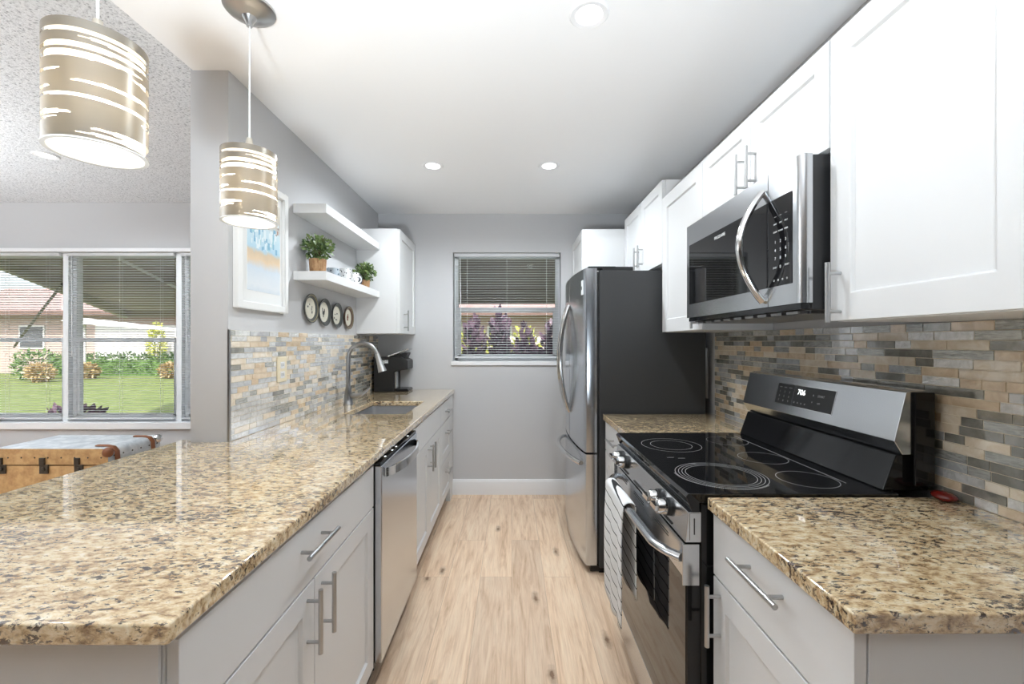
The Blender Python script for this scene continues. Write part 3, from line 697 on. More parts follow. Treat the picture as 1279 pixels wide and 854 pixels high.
# ------------------------------------------------------------------ refrigerator
RY0, RY1 = 2.475, 3.385
t = thing('refrigerator', 'stainless french door refrigerator with dark grey sides', 'refrigerator', (.8, 2.93, 0))
bm = BM(); box(bm, .500, 1.11, RY0, RY1, .03, 1.735); obj('body', bm, char_m, t, bev=.004)
bm = BM(); box(bm, .487, .4998, RY0+.012, RY1-.012, .05, 1.73); obj('gasket', bm, dark_gap, t)
def dface(y):  # bulged door front
    q = (y-RY0)/(RY1-RY0)*2-1; return .386+.034*q*q
def frdoor(name, y0, y1, z0, z1):
    bm = BM(); n = 14; P = [(dface(y0+(y1-y0)*k/n), y0+(y1-y0)*k/n) for k in range(n+1)]
    r = .01; 
    P = [(P[0][0]+.012, y0)]+[(P[0][0]+.003, y0+.004)]+P[1:-1]+[(P[-1][0]+.003, y1-.004), (P[-1][0]+.012, y1)]
    prism(bm, P+[(.486, y1), (.486, y0)], 2, z0, z1); return obj(name, bm, steel_v, t, ang=50)
ym = 2.93
frdoor('door', RY0+.002, ym-.002, .692, 1.748); frdoor('door', ym+.002, RY1-.002, .692, 1.748)
frdoor('freezer_drawer', RY0+.002, RY1-.002, .045, .680)
def bow(y, z0, z1, out=.062, side=0):
    bm = BM(); P = []; n = 22; xf = dface(y)
    for k in range(n+1):
        q = k/n; s = math.sin(PI*q)**.75; P.append((xf-.002-out*s, y+side*s, z0+(z1-z0)*q))
    tube(bm, P, .0125, 12, flat=(.8, 1.1)); return bm
obj('handle', bow(ym-.045, .86, 1.57, side=-.01), chrome, t); obj('handle', bow(ym+.045, .86, 1.57, side=.01), chrome, t)
bm = BM(); P = []
for k in range(23):
    q = k/22; s = math.sin(PI*q)**.6; y = 2.56+q*.74; P.append((dface(y)-.002-.062*s, y, .625-.015*(1-s)))
tube(bm, P, .0135, 12); obj('freezer_handle', bm, chrome, t)
bm = BM(); box(bm, .44, .60, RY0+.02, RY0+.1, 1.7485, 1.762); box(bm, .52, .70, RY0+.02, RY0+.09, 1.7355, 1.76); box(bm, .52, .70, RY1-.09, RY1-.02, 1.7355, 1.76); obj('hinge_cover', bm, blackm, t, bev=.004)
bm = BM(); box(bm, .50, 1.10, RY0+.01, RY1-.01, .0, .029); box(bm, .45, .50, RY0+.01, RY1-.01, .008, .042); obj('kick_grille', bm, black, t)
bm = BM(); yb = RY0+.055; box(bm, dface(yb)-.004, dface(yb)+.006, yb-.014, yb+.026, 1.60, 1.685); bd = obj('badge', bm, trim_m, t, bev=.001)
bm = BM(); box(bm, dface(yb)-.0046, dface(yb)-.0038, yb-.008, yb+.020, 1.63, 1.65); obj('badge_mark', bm, blackm, bd)
bm = BM(); cyl(bm, (1.125, RY0+.03, 1.0), (1.125, RY0+.03, 1.29), .011, 12); obj('rear_pipe', bm, nickel, t)

# ------------------------------------------------------------------ microwave
MY0, MY1, MB, MT = 1.150, 1.903, 1.43, 1.828
t = thing('microwave', 'stainless over-the-range microwave with black glass window', 'microwave', (.95, 1.52, MB))
bm = BM(); box(bm, .802, XR-.012, MY0+.006, MY1-.006, 1.412, MT); obj('body', bm, blackm, t, bev=.003)
# front frame: rounded near corner
ysp = 1.300
def mwfront(name, y0, y1, rn, rf):
    bm = BM(); P = [(.800, y0)]
    for k in range(6):
        a = PI/2*k/5; P.append((.770+rn-rn*math.sin(a), y0+rn-rn*math.cos(a)) if rn else (.770, y0))
        if not rn: break
    P += [(.770, y1), (.800, y1)]
    prism(bm, P, 2, MB, MT); return obj(name, bm, steel, t, ang=50)
mwfront('control_frame', MY0, ysp-.0015, .02, 0); mwfront('door', ysp+.0015, MY1, 0, 0)
bm = BM(); box(bm, .7685, .7699, ysp+.004, MY1-.028, 1.487, 1.742); obj('window_glass', bm, glassblk, t, bev=.0005)
bm = BM(); box(bm, .7685, .7699, 1.187, ysp-.003, 1.487, 1.742); kp = obj('keypad', bm, glassblk, t, bev=.0005)
bm = BM()
rt, up_ = (0, -1, 0), (0, 0, 1)
XT = .7682
def mtext(s, y, z, size): text_bm(bm, s, size, (XT, y, z), rt, up_, .0003)
for r, row in enumerate((('1', '2', '3'), ('4', '5', '6'), ('7', '8', '9'))):
    for k, s in enumerate(row): mtext(s, 1.262-k*.024, 1.615-r*.024, .012)
mtext('0', 1.238, 1.541, .012); mtext('START', 1.208, 1.543, .007); mtext('STOP', 1.264, 1.541, .007)
for k, s in enumerate(('BAKE', 'POP', 'MELT')): mtext(s, 1.262-k*.025, 1.668, .006); 
for k, s in enumerate(('COOK', 'POWER', 'TIMER')): mtext(s, 1.262-k*.025, 1.645, .006)
for k in range(3): mtext('----', 1.262-k*.025, 1.690, .008)
for k in range(4): mtext('o', 1.268-k*.02, 1.505, .012)
obj('key_print', bm, print_w, kp, smooth=False, fix=False)
bm = BM(); mtext('12:00', 1.232, 1.716, .016); obj('clock_print', bm, mat('clock_dim', (.12, .12, .12), .4), kp, smooth=False, fix=False) if False else bm.free()
bm = BM(); text_bm(bm, 'FRIGIDAIRE', .0165, (XT, 1.60, 1.716), rt, up_, .0003); obj('logo', bm, print_w, t, smooth=False, fix=False)
bm = BM(); P = []
for k in range(25):
    q = k/24; s = math.sin(PI*q)**.9; P.append((.768-.070*s, 1.325+.004*s, 1.448+.335*q))
tube(bm, P, .0125, 12, flat=(1.0, .8)); obj('handle', bm, chrome, t)
bm = BM()
box(bm, .83, 1.10, MY0+.05, MY1-.05, 1.404, 1.4118)
for k in range(9): box(bm, .80, .828, MY0+.06+k*.075, MY0+.11+k*.075, 1.404, 1.4118)
obj('vent_grille', bm, gunmetal, t)
bm = BM(); box(bm, .775, .80, MY0+.01, MY1-.01, 1.414, 1.4295); obj('lower_trim', bm, black, t)

# ------------------------------------------------------------------ stove
SY0, SY1 = 1.152, 1.930
t = thing('stove', 'stainless electric range with black glass cooktop and rear control panel', 'stove', (.8, 1.54, 0))
bm = BM(); box(bm, .505, 1.10, SY0+.006, SY1-.006, .06, .895); obj('body', bm, black, t, bev=.003)
bm = BM(); prism(bm, [(.480, .872), (.464, .912), (.470, .9205), (1.03, .9205), (1.03, .896), (.50, .896), (.50, .872)], 1, SY0, SY1); obj('cooktop', bm, glassblk, t, bev=.0015)
def annulus(bm, cx, cy, r, w, z, seg=64):
    a = [bm.verts.new((cx+(r)*math.cos(2*PI*k/seg), cy+(r)*math.sin(2*PI*k/seg), z)) for k in range(seg)]
    b_ = [bm.verts.new((cx+(r-w)*math.cos(2*PI*k/seg), cy+(r-w)*math.sin(2*PI*k/seg), z)) for k in range(seg)]
    for k in range(seg): bm.faces.new((a[k], a[(k+1) % seg], b_[(k+1) % seg], b_[k]))
for (cx, cy, rad) in ((.635, 1.318, (.130, .120, .110, .100)), (.625, 1.70, (.112, .078)), (.870, 1.275, (.080,)), (.875, 1.51, (.078,)), (.88, 1.77, (.078,))):
    bm = BM()
    for r in rad: annulus(bm, cx, cy, r, .0016, .9208)
    if len(rad) == 4:
        for k in range(60):
            a = PI*.95+PI*.8*k/60; 
            v = [bm.verts.new((cx+rr_*math.cos(a+da), cy+rr_*math.sin(a+da), .9208)) for rr_, da in ((.130, -.008), (.135, -.008), (.135, .008), (.130, .008))]; bm.faces.new(v)
    obj('burner_ring', bm, ring_m, t, fix=False)
bm = BM()
for (x, y) in ((.555, 1.515), (.590, 1.505), (.60, 1.44)): box(bm, x-.012, x+.012, y-.001, y+.001, .9206, .9209)
box(bm, .957, .959, 1.24, 1.86, .9206, .9209)
obj('surface_mark', bm, ring_m, t)
# control fascia (slanted) + knobs
bm = BM(); prism(bm, [(.470, .871), (.462, .79), (.505, .79), (.505, .871)], 1, SY0+.001, SY1-.001); fas = obj('front_panel', bm, steel, t, bev=.002)
bm = BM()
for yy in (1.25, 1.50, 1.72): box(bm, .4600, .4622, yy, yy+.14, .798, .803)
obj('vent_slot', bm, dark_gap, t)
for yy in (1.285, 1.362, 1.762, 1.842):
    bm = BM(); cyl(bm, (.4675, yy, .836), (.455, yy, .837), .026, 28); k_ = obj('knob', bm, blackm, t)
    bm = BM(); tube(bm, [(.4548, yy, .837), (.436, yy, .838), (.430, yy, .8385)], [.0235, .0225, .020], 28)
    box(bm, .418, .4302, yy-.0225, yy+.0225, .832, .846); obj('knob_grip', bm, chrome, k_, ang=30)
# door
bm = BM(); box(bm, .466, .504, SY0+.002, SY1-.002, .195, .782); dr = obj('oven_door', bm, black, t, bev=.003)
bm = BM(); box(bm, .4625, .4658, SY0+.002, SY1-.002, .690, .782); obj('door_band', bm, steel, dr, bev=.001)
bm = BM(); box(bm, .4642, .4658, SY0+.006, SY1-.006, .200, .6895); obj('door_glass', bm, glassblk, dr, bev=.0005)
bm = BM()
for k, zz in enumerate((.760, .752)): 
    for yy in (1.34, 1.58, 1.80): box(bm, .4618, .4626, yy-.06, yy+.06, zz-.0015, zz+.0015)
obj('door_vent', bm, dark_gap, dr)
bm = BM(); P = []
for k in range(25):
    q = k/24; s = min(1, math.sin(PI*q)*2.6); s = s**.6; P.append((.4625-.043*s-.010*math.sin(PI*q), 1.180+.725*q, .738))
tube(bm, P, .014, 14, flat=(1.1, .85)); obj('handle', bm, steel, dr)
for yy in (SY0+.001, SY1-.030):
    bm = BM(); box(bm, .455, .4998, yy, yy+.004, .675, .785) if yy < 1.5 else box(bm, .455, .4998, yy+.024, yy+.028, .675, .785); obj('door_end_cap', bm, steel, dr, bev=.001)
bm = BM(); box(bm, .474, .503, SY0-.001, SY0+.0005, .796, .868); sc = obj('panel_end_cap', bm, steel, t)
bm = BM(); box(bm, .484, .487, SY0-.0016, SY0-.001, .812, .855); obj('slot', bm, dark_gap, sc)
bm = BM(); box(bm, .469, .504, SY0+.003, SY1-.003, .062, .186); obj('storage_drawer', bm, steel, t, bev=.003)
bm = BM(); box(bm, .53, 1.08, SY0+.02, SY1-.02, 0, .06); obj('base', bm, blackm, t)
# backguard
bm = BM(); prism(bm, [(1.005, .921), (1.040, 1.02), (1.13, 1.02), (1.13, .921)], 1, SY0+.02, SY1-.02); obj('back_riser', bm, black, t, bev=.004)
bm = BM(); prism(bm, [(1.048, 1.022), (1.026, 1.058), (1.058, 1.190), (1.075, 1.196), (1.112, 1.196), (1.112, 1.022)], 1, SY0+.008, SY1-.008)
for f in bm.faces: pass
obj('control_console', bm, steel, t, bev=.002)
bm = BM(); box(bm, 1.075, 1.128, SY0+.0, SY0+.0075, .94, 1.19); box(bm, 1.113, 1.130, SY0+.008, SY1-.0, .94, 1.19); obj('console_side', bm, black, t, bev=.002)
# slanted display
Pa, Pb = Vector((1.026, 0, 1.058)), Vector((1.058, 0, 1.190)); U = (Pb-Pa).normalized(); Nn = Vector((-U.z, 0, U.x))
def sl(y, s, off=0.0): p = Pa+U*s+Nn*off; return (p.x, y, p.z)
def slab_on(bm, y0, y1, s0, s1, o0, o1, skew=0):
    vs = [bm.verts.new(sl(y, s, o)) for o in (o0, o1) for y, s in ((y0, s0), (y1, s0), (y1, s1), (y0, s1))]
    for f in ((0,1,2,3), (7,6,5,4), (0,4,5,1), (1,5,6,2), (2,6,7,3), (3,7,4,0)): bm.faces.new([vs[k] for k in f])
bm = BM(); slab_on(bm, 1.398, 1.702, .030, .112, 0, .0008); dp = obj('display_frame', bm, chrome, t)
bm = BM(); slab_on(bm, 1.401, 1.600, .0325, .1095, .0008, .0014); slab_on(bm, 1.604, 1.699, .0325, .1095, .0008, .0014); obj('display_glass', bm, blackm, dp, smooth=False)
bm = BM(); text_bm(bm, '706', .028, sl(1.560, .086, .0018), (0, -1, 0), U, .0003); obj('clock_digits', bm, led, dp, smooth=False, fix=False)
bm = BM()
def st(s, y, h_, size): text_bm(bm, s, size, sl(y, h_, .0018), (0, -1, 0), U, .0003)
st('START', 1.46, .083, .011); st('^', 1.497, .081, .016); st('v', 1.497, .060, .012); st('OFF', 1.465, .058, .008)
for k, s in enumerate('oooo'): st(s, 1.588-k*.019, .048, .012)
for r in range(4):
    for k in range(3):
        s = (('BAKE', 'BROIL', 'WARM'), ('1', '2', '3'), ('4', '5', '6'), ('7', '8', '9'))[r][k]
        st(s, 1.680-k*.028, .096-.017*r, .006 if r == 0 else .011)
obj('display_print', bm, mat('dim_print', (.45, .45, .45), .5), dp, smooth=False, fix=False)

# towel hanging over the oven handle
t = thing('dish_towel', 'white kitchen towel with black stripes hanging on the oven handle', 'towel', (.42, 1.66, .755))
def towel(y0, y1, zbot, xf, xb, zb2, seed):
    bm = BM(); path = []
    zt = .7565
    L = []
    z = zbot
    while z < zt-.012: L.append((xf, z)); z += .02
    for k in range(9):
        a = PI-PI*k/8; L.append(((xf+xb)/2+(xb-xf)/2*math.cos(a), zt-.012+.016*math.sin(a)))
    z = zt-.02
    while z > zb2: L.append((xb, z)); z -= .02
    ny = 26; grid = []
    for i, (x, z) in enumerate(L):
        row = []
        d = min(1, abs(z-zt)/.15)
        for j in range(ny+1):
            q = j/ny; y = y0+(y1-y0)*q
            w = math.sin(q*2*PI*1.3+seed)*.006*d
            sg = -1 if x < (xf+xb)/2 else -.25
            yy = y+(-.018*math.sin(z*8+seed)*(q-.5))*d
            row.append(bm.verts.new((x+sg*abs(w)*1.0 - (.004*d if sg == -1 else 0), yy, z+.010*math.sin(q*7+seed)*d)))
        grid.append(row)
    s = 0
    for i in range(len(L)-1):
        s += math.hypot(L[i+1][0]-L[i][0], L[i+1][1]-L[i][1])
        for j in range(ny):
            f = bm.faces.new((grid[i][j], grid[i][j+1], grid[i+1][j+1], grid[i+1][j]))
    return bm
def b_stripe(nt, b):
    v = coords(nt); sx = nt.nodes.new('ShaderNodeSeparateXYZ'); nt.links.new(v, sx.inputs[0])
    m = nt.nodes.new('ShaderNodeMath'); m.operation = 'MULTIPLY_ADD'; nt.links.new(sx.outputs['Y'], m.inputs[0]); m.inputs[1].default_value = -.06; 
    nt.links.new(sx.outputs['Z'], m.inputs[2])
    a = nt.nodes.new('ShaderNodeMath'); a.operation = 'MULTIPLY'; nt.links.new(m.outputs[0], a.inputs[0]); a.inputs[1].default_value = 1/.047
    fr = nt.nodes.new('ShaderNodeMath'); fr.operation = 'FRACT'; nt.links.new(a.outputs[0], fr.inputs[0])
    lt = ramp(nt, fr.outputs[0], [(.0, (1, 1, 1)), (.09, (0, 0, 0))], 'CONSTANT')
    nt.links.new(mix(nt, lt, (.82, .82, .82), (.04, .04, .042)), b.inputs['Base Color'])
    bump(nt, b, nz(nt, v, 320, 2), .5, .002)
stripe = mat('towel_striped', (.8, .8, .8), .9, spec=.1, build=b_stripe)
o = obj('cloth', towel(1.515, 1.795, .31, .391, .4345, .40, 1.0), stripe, t, fix=False, ang=80)
md = o.modifiers.new('thick', 'SOLIDIFY'); md.thickness = .003; md.offset = 0

# small red thing in the corner
bm = BM(); ball(bm, (1.118, 1.118, TOP+.012), .024, .03, .012, 20)
tag(obj('trinket', bm, mat('dark_red_gloss', (.16, .012, .008), .2)), 'small dark red lump in the corner between stove and tiled wall', 'trinket')

# ------------------------------------------------------------------ shelves and things on them
def shelf(z0, z1, x1, label):
    bm = BM(); box(bm, XL+.0005, x1, 2.30, 3.226, z0, z1); o = obj('floating_shelf', bm, white, bev=.002); return tag(o, label, 'shelf')
shelf(2.012, 2.062, -.988, 'upper white floating shelf, empty')
shelf(1.655, 1.703, -.988, 'lower white floating shelf carrying plants and mugs')
SH = 1.7032
def potted(x, y, z, pr, ph, fr, fh, n, label, seed):
    t = thing('potted_plant', label, 'plant', (x, y, z), 'potted plants on the lower shelf')
    bm = BM(); lathe(bm, (x, y, z), [(0, .001), (pr*.86, .001), (pr*.9, .004), (pr, ph), (pr*.9, ph), (pr*.88, ph-.008), (0, ph-.008)], 28); pt = obj('pot', bm, pot_m, t)
    bm = BM(); lathe(bm, (x, y, z+ph-.006), [(0, .003), (pr*.87, 0)], 20); obj('soil', bm, soil_m, t)
    bm = BM(); R = random.Random(seed)
    for k in range(16):
        a = R.random()*2*PI; q = R.uniform(.3, .95); tube(bm, [(x, y, z+ph-.004), (x+.4*fr*q*math.cos(a), y+.4*fr*q*math.sin(a), z+ph+fh*.5), (x+.85*fr*q*math.cos(a), y+.85*fr*q*math.sin(a), z+ph+fh*1.3*R.uniform(.5, 1))], [.0016, .0013, .0008], 4)
    obj('stem', bm, stem_m, t)
    bm = BM(); leaves(bm, (x, y, z+ph+fh*.62), (fr*.9, fr*.9, fh*.66), n, .026, seed, asp=.6, shell=.2)
    obj('foliage', bm, leaf_m, t, fix=False)
    return t
potted(-1.085, 2.415, SH, .046, .082, .084, .105, 420, 'larger green potted plant nearest on the lower shelf', 4)
potted(-1.052, 3.085, SH, .037, .062, .078, .095, 340, 'smaller green potted plant at the far end of the lower shelf', 9)
def b_dots(base, dot, sc, th):
    def f(nt, b):
        vo = nt.nodes.new('ShaderNodeTexVoronoi'); vo.inputs['Scale'].default_value = sc; nt.links.new(coords(nt), vo.inputs['Vector'])
        nt.links.new(ramp(nt, vo.outputs['Distance'], [(th, dot), (th+.05, base)]), b.inputs['Base Color'])
    return f
mug_a = mat('mug_blue_grey', (.4, .46, .52), .25, build=b_dots((.45, .52, .58), (.12, .14, .17), 55, .25))
mug_b = mat('mug_white_dotted', (.8, .8, .8), .25, build=b_dots((.80, .80, .79), (.06, .06, .06), 65, .24))
def mug(x, y, r, h_, m, label, ha):
    t = thing('mug', label, 'mug', (x, y, SH), 'mugs on the lower shelf')
    bm = BM(); lathe(bm, (x, y, SH), [(0, .0005), (r*.82, .0005), (r*.95, .006), (r, h_*.5), (r, h_), (r-.004, h_), (r-.004, .01), (0, .008)], 28); obj('cup', bm, m, t)
    bm = BM(); d = Vector((math.cos(ha), math.sin(ha), 0)); c = Vector((x, y, SH+h_*.52)); P = []
    for k in range(11):
        a = -PI/2+PI*k/10; P.append(c+d*(r-.003+.024*math.cos(a))+Vector((0, 0, h_*.3*math.sin(a))))
    tube(bm, P, .004, 8); obj('handle', bm, m, t)
mug(-1.075, 2.595, .036, .062, mug_a, 'blue grey mug beside the larger potted plant', 1.2)
mug(-1.055, 2.735, .034, .084, mug_b, 'tall white dotted mug in the middle of the shelf row', .9)
mug(-1.045, 2.862, .031, .078, mug_b, 'white dotted mug last in row beside the dark plate', .9)
bm = BM(); lathe(bm, (-1.07, 2.955, SH+.047), [(0, 0), (.030, .001), (.044, .006), (.046, .008), (.044, .009), (.03, .004), (0, .003)], 32, axis=1)
tag(obj('saucer', bm, mat('plate_dark', (.10, .11, .13), .3)), 'small dark plate standing on edge behind the mugs', 'plate')

# wall plates
rim_d = mat('plate_rim_dark', (.09, .095, .09), .35); cream = mat('plate_cream', (.80, .76, .64), .3); rim_o = mat('plate_rim_olive', (.30, .26, .15), .35)
mot_k = mat('motif_black', (.05, .05, .05), .5); mot_b = mat('motif_brown', (.22, .08, .03), .5)
def wplate(y, z, r, lab, kind):
    t = thing('wall_plate', lab, 'plate', (XL, y, z), 'round plates hung under the shelf')
    x = XL+.001
    bm = BM(); lathe(bm, (x, y, z), [(0, .006), (r*.7, .006), (r*.72, .010), (r*.97, .020), (r, .021), (r, .017), (r*.75, .0), (0, .0)], 40, axis=0)
    for f in bm.faces:
        c = f.calc_center_median(); d = math.hypot(c.y-y, c.z-z)/r
        f.material_index = 0 if d > .72 else 1
    inner = rim_o if kind in (0, 3) else rim_d
    obj('dish', bm, [rim_d if kind != 3 else mat('plate_rim_brown', (.14, .08, .05), .35), cream], t, fix=True)
    bm = BM(); annulus_x(bm, x+.0205, y, z, r*.93, r*.06, inner); obj('rim_band', bm, inner, t, fix=False)
    bm = BM(); R = random.Random(kind+40); xx = x+.0065
    def blob(cy, cz, ry, rz): ball(bm, (xx, cy, cz), .001, ry, rz, 10)
    if kind == 1:
        blob(y, z-.005, .016, .013); blob(y-.012, z+.012, .005, .012); blob(y+.014, z+.010, .006, .013); blob(y-.014, z+.022, .005, .005); blob(y+.003, z-.024, .002, .008); blob(y-.006, z-.024, .002, .008)
    elif kind == 3:
        blob(y, z+.004, .015, .012); blob(y-.003, z-.012, .012, .010); blob(y+.006, z+.02, .006, .008)
    else:
        for k in range(6): blob(y+R.uniform(-.03, .03), z+R.uniform(-.03, .03), R.uniform(.004, .009), R.uniform(.004, .009))
    obj('motif', bm, mot_b if kind == 3 else mot_k, t, fix=False)
def annulus_x(bm, x, cy, cz, r, w, m, seg=48):
    a = [bm.verts.new((x, cy+r*math.cos(2*PI*k/seg), cz+r*math.sin(2*PI*k/seg))) for k in range(seg)]
    b_ = [bm.verts.new((x-.002, cy+(r-w)*math.cos(2*PI*k/seg), cz+(r-w)*math.sin(2*PI*k/seg))) for k in range(seg)]
    for k in range(seg): bm.faces.new((a[k], a[(k+1) % seg], b_[(k+1) % seg], b_[k]))
pl = ['round cream wall plate with scattered marks, nearest of the row under the shelf', 'round cream wall plate with black rooster figure, second in row', 'round cream wall plate with small dark figures, third in row', 'round cream wall plate with brown figure and brown rim, farthest in row']
for k, (y, z, r) in enumerate(((2.475, 1.518, .084), (2.655, 1.508, .084), (2.845, 1.50, .082), (3.045, 1.508-.012, .080))): wplate(y, z, r, pl[k], k)

# framed picture
fy0, fy1, fz0, fz1 = 1.80, 2.205, 1.470, 2.065
t = thing('framed_picture', 'white framed beach watercolour on the left wall', 'picture', (XL, 2.0, 1.77))
bm = BM(); w = .032
box(bm, XL+.001, XL+.026, fy0, fy0+w, fz0, fz1); box(bm, XL+.001, XL+.026, fy1-w, fy1, fz0, fz1); box(bm, XL+.001, XL+.026, fy0+w, fy1-w, fz0, fz0+w); box(bm, XL+.001, XL+.026, fy0+w, fy1-w, fz1-w, fz1)
obj('frame', bm, mat('frame_white', (.85, .85, .84), .4), t, bev=.003)
bm = BM(); box(bm, XL+.001, XL+.010, fy0+w, fy1-w, fz0+w, fz1-w); obj('mat_board', bm, mat('mat_white', (.86, .86, .85), .6, coat=1.), t)
py0, py1, pz0, pz1 = fy0+.085, fy1-.055, fz0+.085, fz1-.075
def b_paint(nt, b):
    v = coords(nt); sx = nt.nodes.new('ShaderNodeSeparateXYZ'); nt.links.new(v, sx.inputs[0])
    n = nz(nt, v, 18, 5, .7); m = nt.nodes.new('ShaderNodeMath'); m.operation = 'MULTIPLY_ADD'; nt.links.new(n, m.inputs[0]); m.inputs[1].default_value = .06; nt.links.new(sx.outputs['Z'], m.inputs[2])
    mr = nt.nodes.new('ShaderNodeMapRange'); mr.inputs['From Min'].default_value = pz0-1.77; mr.inputs['From Max'].default_value = pz1-1.77+.05; nt.links.new(m.outputs[0], mr.inputs['Value'])
    c = ramp(nt, mr.outputs[0], [(.0, (.62, .70, .78)), (.12, (.78, .82, .86)), (.28, (.66, .74, .82)), (.36, (.80, .62, .42)), (.42, (.70, .55, .38)), (.46, (.45, .66, .78)), (.66, (.62, .76, .82)), (.74, (.55, .50, .44)), (.88, (.72, .66, .56)), (1, (.80, .80, .76))])
    nt.links.new(c, b.inputs['Base Color'])
bm = BM(); box(bm, XL+.010, XL+.011, py0, py1, pz0, pz1); pc = obj('print', bm, mat('watercolour', (.6, .7, .8), .5, coat=1., build=b_paint), t)
bm = BM(); R = random.Random(8); pm = [mat('paint_%s' % n_, c_, .5, coat=1.) for n_, c_ in (('blue', (.22, .45, .62)), ('pale', (.75, .84, .88)), ('grey', (.30, .27, .25)), ('teal', (.35, .6, .68)), ('rust', (.45, .25, .18)))]
for k in range(46):
    y = R.uniform(py0+.01, py1-.04); z = pz0+(pz1-pz0)*R.uniform(.43, .66); w_, h_ = R.uniform(.006, .022), R.uniform(.012, .05)
    box(bm, XL+.011, XL+.0114+k*.00001, y, y+w_, z, z+h_, R.choice((0, 0, 1, 1, 3)))
for k in range(50):
    y = R.uniform(py0+.01, py1-.02); z = pz0+(pz1-pz0)*R.uniform(.66, .93); w_ = R.uniform(.003, .012)
    box(bm, XL+.011, XL+.0114+k*.00001, y, y+w_, z, z+w_*R.uniform(.5, 1.8), R.choice((2, 2, 4, 1)))
obj('brushwork', bm, pm, pc, smooth=False, fix=False)

# ------------------------------------------------------------------ pendants
def b_shade(nt, b):
    out = nt.nodes['Material Output']; tl = nt.nodes.new('ShaderNodeBsdfTranslucent'); tl.inputs[0].default_value = (.80, .66, .45, 1)
    mx = nt.nodes.new('ShaderNodeMixShader'); mx.inputs[0].default_value = .045
    nt.links.new(b.outputs[0], mx.inputs[1]); nt.links.new(tl.outputs[0], mx.inputs[2]); nt.links.new(mx.outputs[0], out.inputs['Surface'])
shade_m = mat('shade_taupe_film', (.22, .205, .18), .3, .6, build=b_shade)
def b_diff(nt, b):
    out = nt.nodes['Material Output']; tl = nt.nodes.new('ShaderNodeBsdfTranslucent'); tl.inputs[0].default_value = (1, .94, .82, 1)
    tr = nt.nodes.new('ShaderNodeBsdfTransparent'); mx = nt.nodes.new('ShaderNodeMixShader'); mx.inputs[0].default_value = .35
    m2 = nt.nodes.new('ShaderNodeMixShader'); m2.inputs[0].default_value = .55
    nt.links.new(b.outputs[0], m2.inputs[1]); nt.links.new(tl.outputs[0], m2.inputs[2])
    nt.links.new(m2.outputs[0], mx.inputs[1]); nt.links.new(tr.outputs[0], mx.inputs[2]); nt.links.new(mx.outputs[0], out.inputs['Surface'])
diff_m = mat('frosted_diffuser', (.9, .9, .88), .3, build=b_diff)
bulb_m = mat('bulb_glow', (1, 1, 1), .5, emis=(1, .85, .6), es=24)
cord_m = mat('clear_cord', (.75, .75, .74), .3)
SL = []   # slits: (centre angle, half width, height centre, half height, slope)
R = random.Random(21)
for hgt in (.05, .10, .17, .215, .29, .36, .43, .50, .565, .64, .70, .775, .84, .90):
    SL.append((R.uniform(0, 2*PI), R.uniform(1.3, 2.7), hgt, R.uniform(.014, .028), R.uniform(-.010, .010)))
def pendant(x, y, zb, zt, r, label):
    t = thing('pendant_light', label, 'pendant light', (x, y, HC), 'striped drum pendants over the peninsula')
    bm = BM(); lathe(bm, (x, y, HC), [(.078, 0), (.078, -.008), (.070, -.016), (.045, -.024), (.022, -.032), (.012, -.05), (.009, -.062), (0, -.062)], 36); obj('canopy', bm, nickel, t)
    bm = BM(); cyl(bm, (x+.0015, y, HC-.06), (x+.0015, y, zt+.03), .0022, 8); cyl(bm, (x-.0015, y+.001, HC-.06), (x-.003, y+.001, zt+.03), .001, 6); obj('cord', bm, cord_m, t)
    bm = BM(); lathe(bm, (x, y, zt), [(0, .05), (.008, .05), (.012, .03), (.021, -.002), (.021, -.03), (0, -.03)], 20); obj('socket_cap', bm, mat('cap_cream', (.62, .58, .50), .35, .5), t)
    # outer film with tapered cut slits
    bm = BM(); na, nh = 300, 110; H = zt-zb; V = {}
    def v(i, j):
        i %= na
        if (i, j) not in V: a = 2*PI*i/na; V[(i, j)] = bm.verts.new((x+r*math.cos(a), y+r*math.sin(a), zb+H*j/nh))
        return V[(i, j)]
    for i in range(na):
        a = 2*PI*(i+.5)/na
        for j in range(nh):
            q = (j+.5)/nh; cut = False
            for (c, hw, hc, hh, slp) in SL:
                d = (a-c+PI) % (2*PI)-PI
                if abs(d) < hw and abs(q-hc-slp*d) < hh*(1-(abs(d)/hw)**3): cut = True; break
            if not cut: bm.faces.new((v(i, j), v(i+1, j), v(i+1, j+1), v(i, j+1)))
    o = obj('lamp_shade', bm, shade_m, t, fix=False); 
    bm = BM(); ri = r*.93; lathe(bm, (x, y, zb), [(ri, .001), (ri, H-.001)], 64); obj('diffuser', bm, diff_m, t, fix=False)
    rc = mat('ring_clear', (.7, .7, .68), .2)
    bm = BM(); lathe(bm, (x, y, zb), [(r*.92, 0), (r+.001, 0), (r+.001, .003), (r*.92, .003)], 64); obj('lower_ring', bm, rc, t)
    bm = BM(); lathe(bm, (x, y, zt), [(.018, -.008), (.026, -.008), (.026, -.004), (.018, -.004)], 32)
    for k in range(3):
        a = 2*PI*k/3; tube(bm, [(x+.022*math.cos(a), y+.022*math.sin(a), zt-.006), (x+r*.93*math.cos(a), y+r*.93*math.sin(a), zt-.006)], .002, 6)
    obj('spider', bm, nickel, t)
    bm = BM(); ball(bm, (x, y, (zb+zt)/2+.012), .022, .022, .03, 18); lathe(bm, (x, y, (zb+zt)/2+.03), [(.012, 0), (.012, .05)], 12); obj('bulb', bm, bulb_m, t)
    L = lamp('pendant_lamp', 'POINT', (x, y, (zb+zt)/2-.035), energy=PEND, color=(1, .96, .91), shadow_soft_size=.02)
pendant(-.877, .915, 1.722, 1.955, .083, 'nearer striped drum pendant light, larger in view')
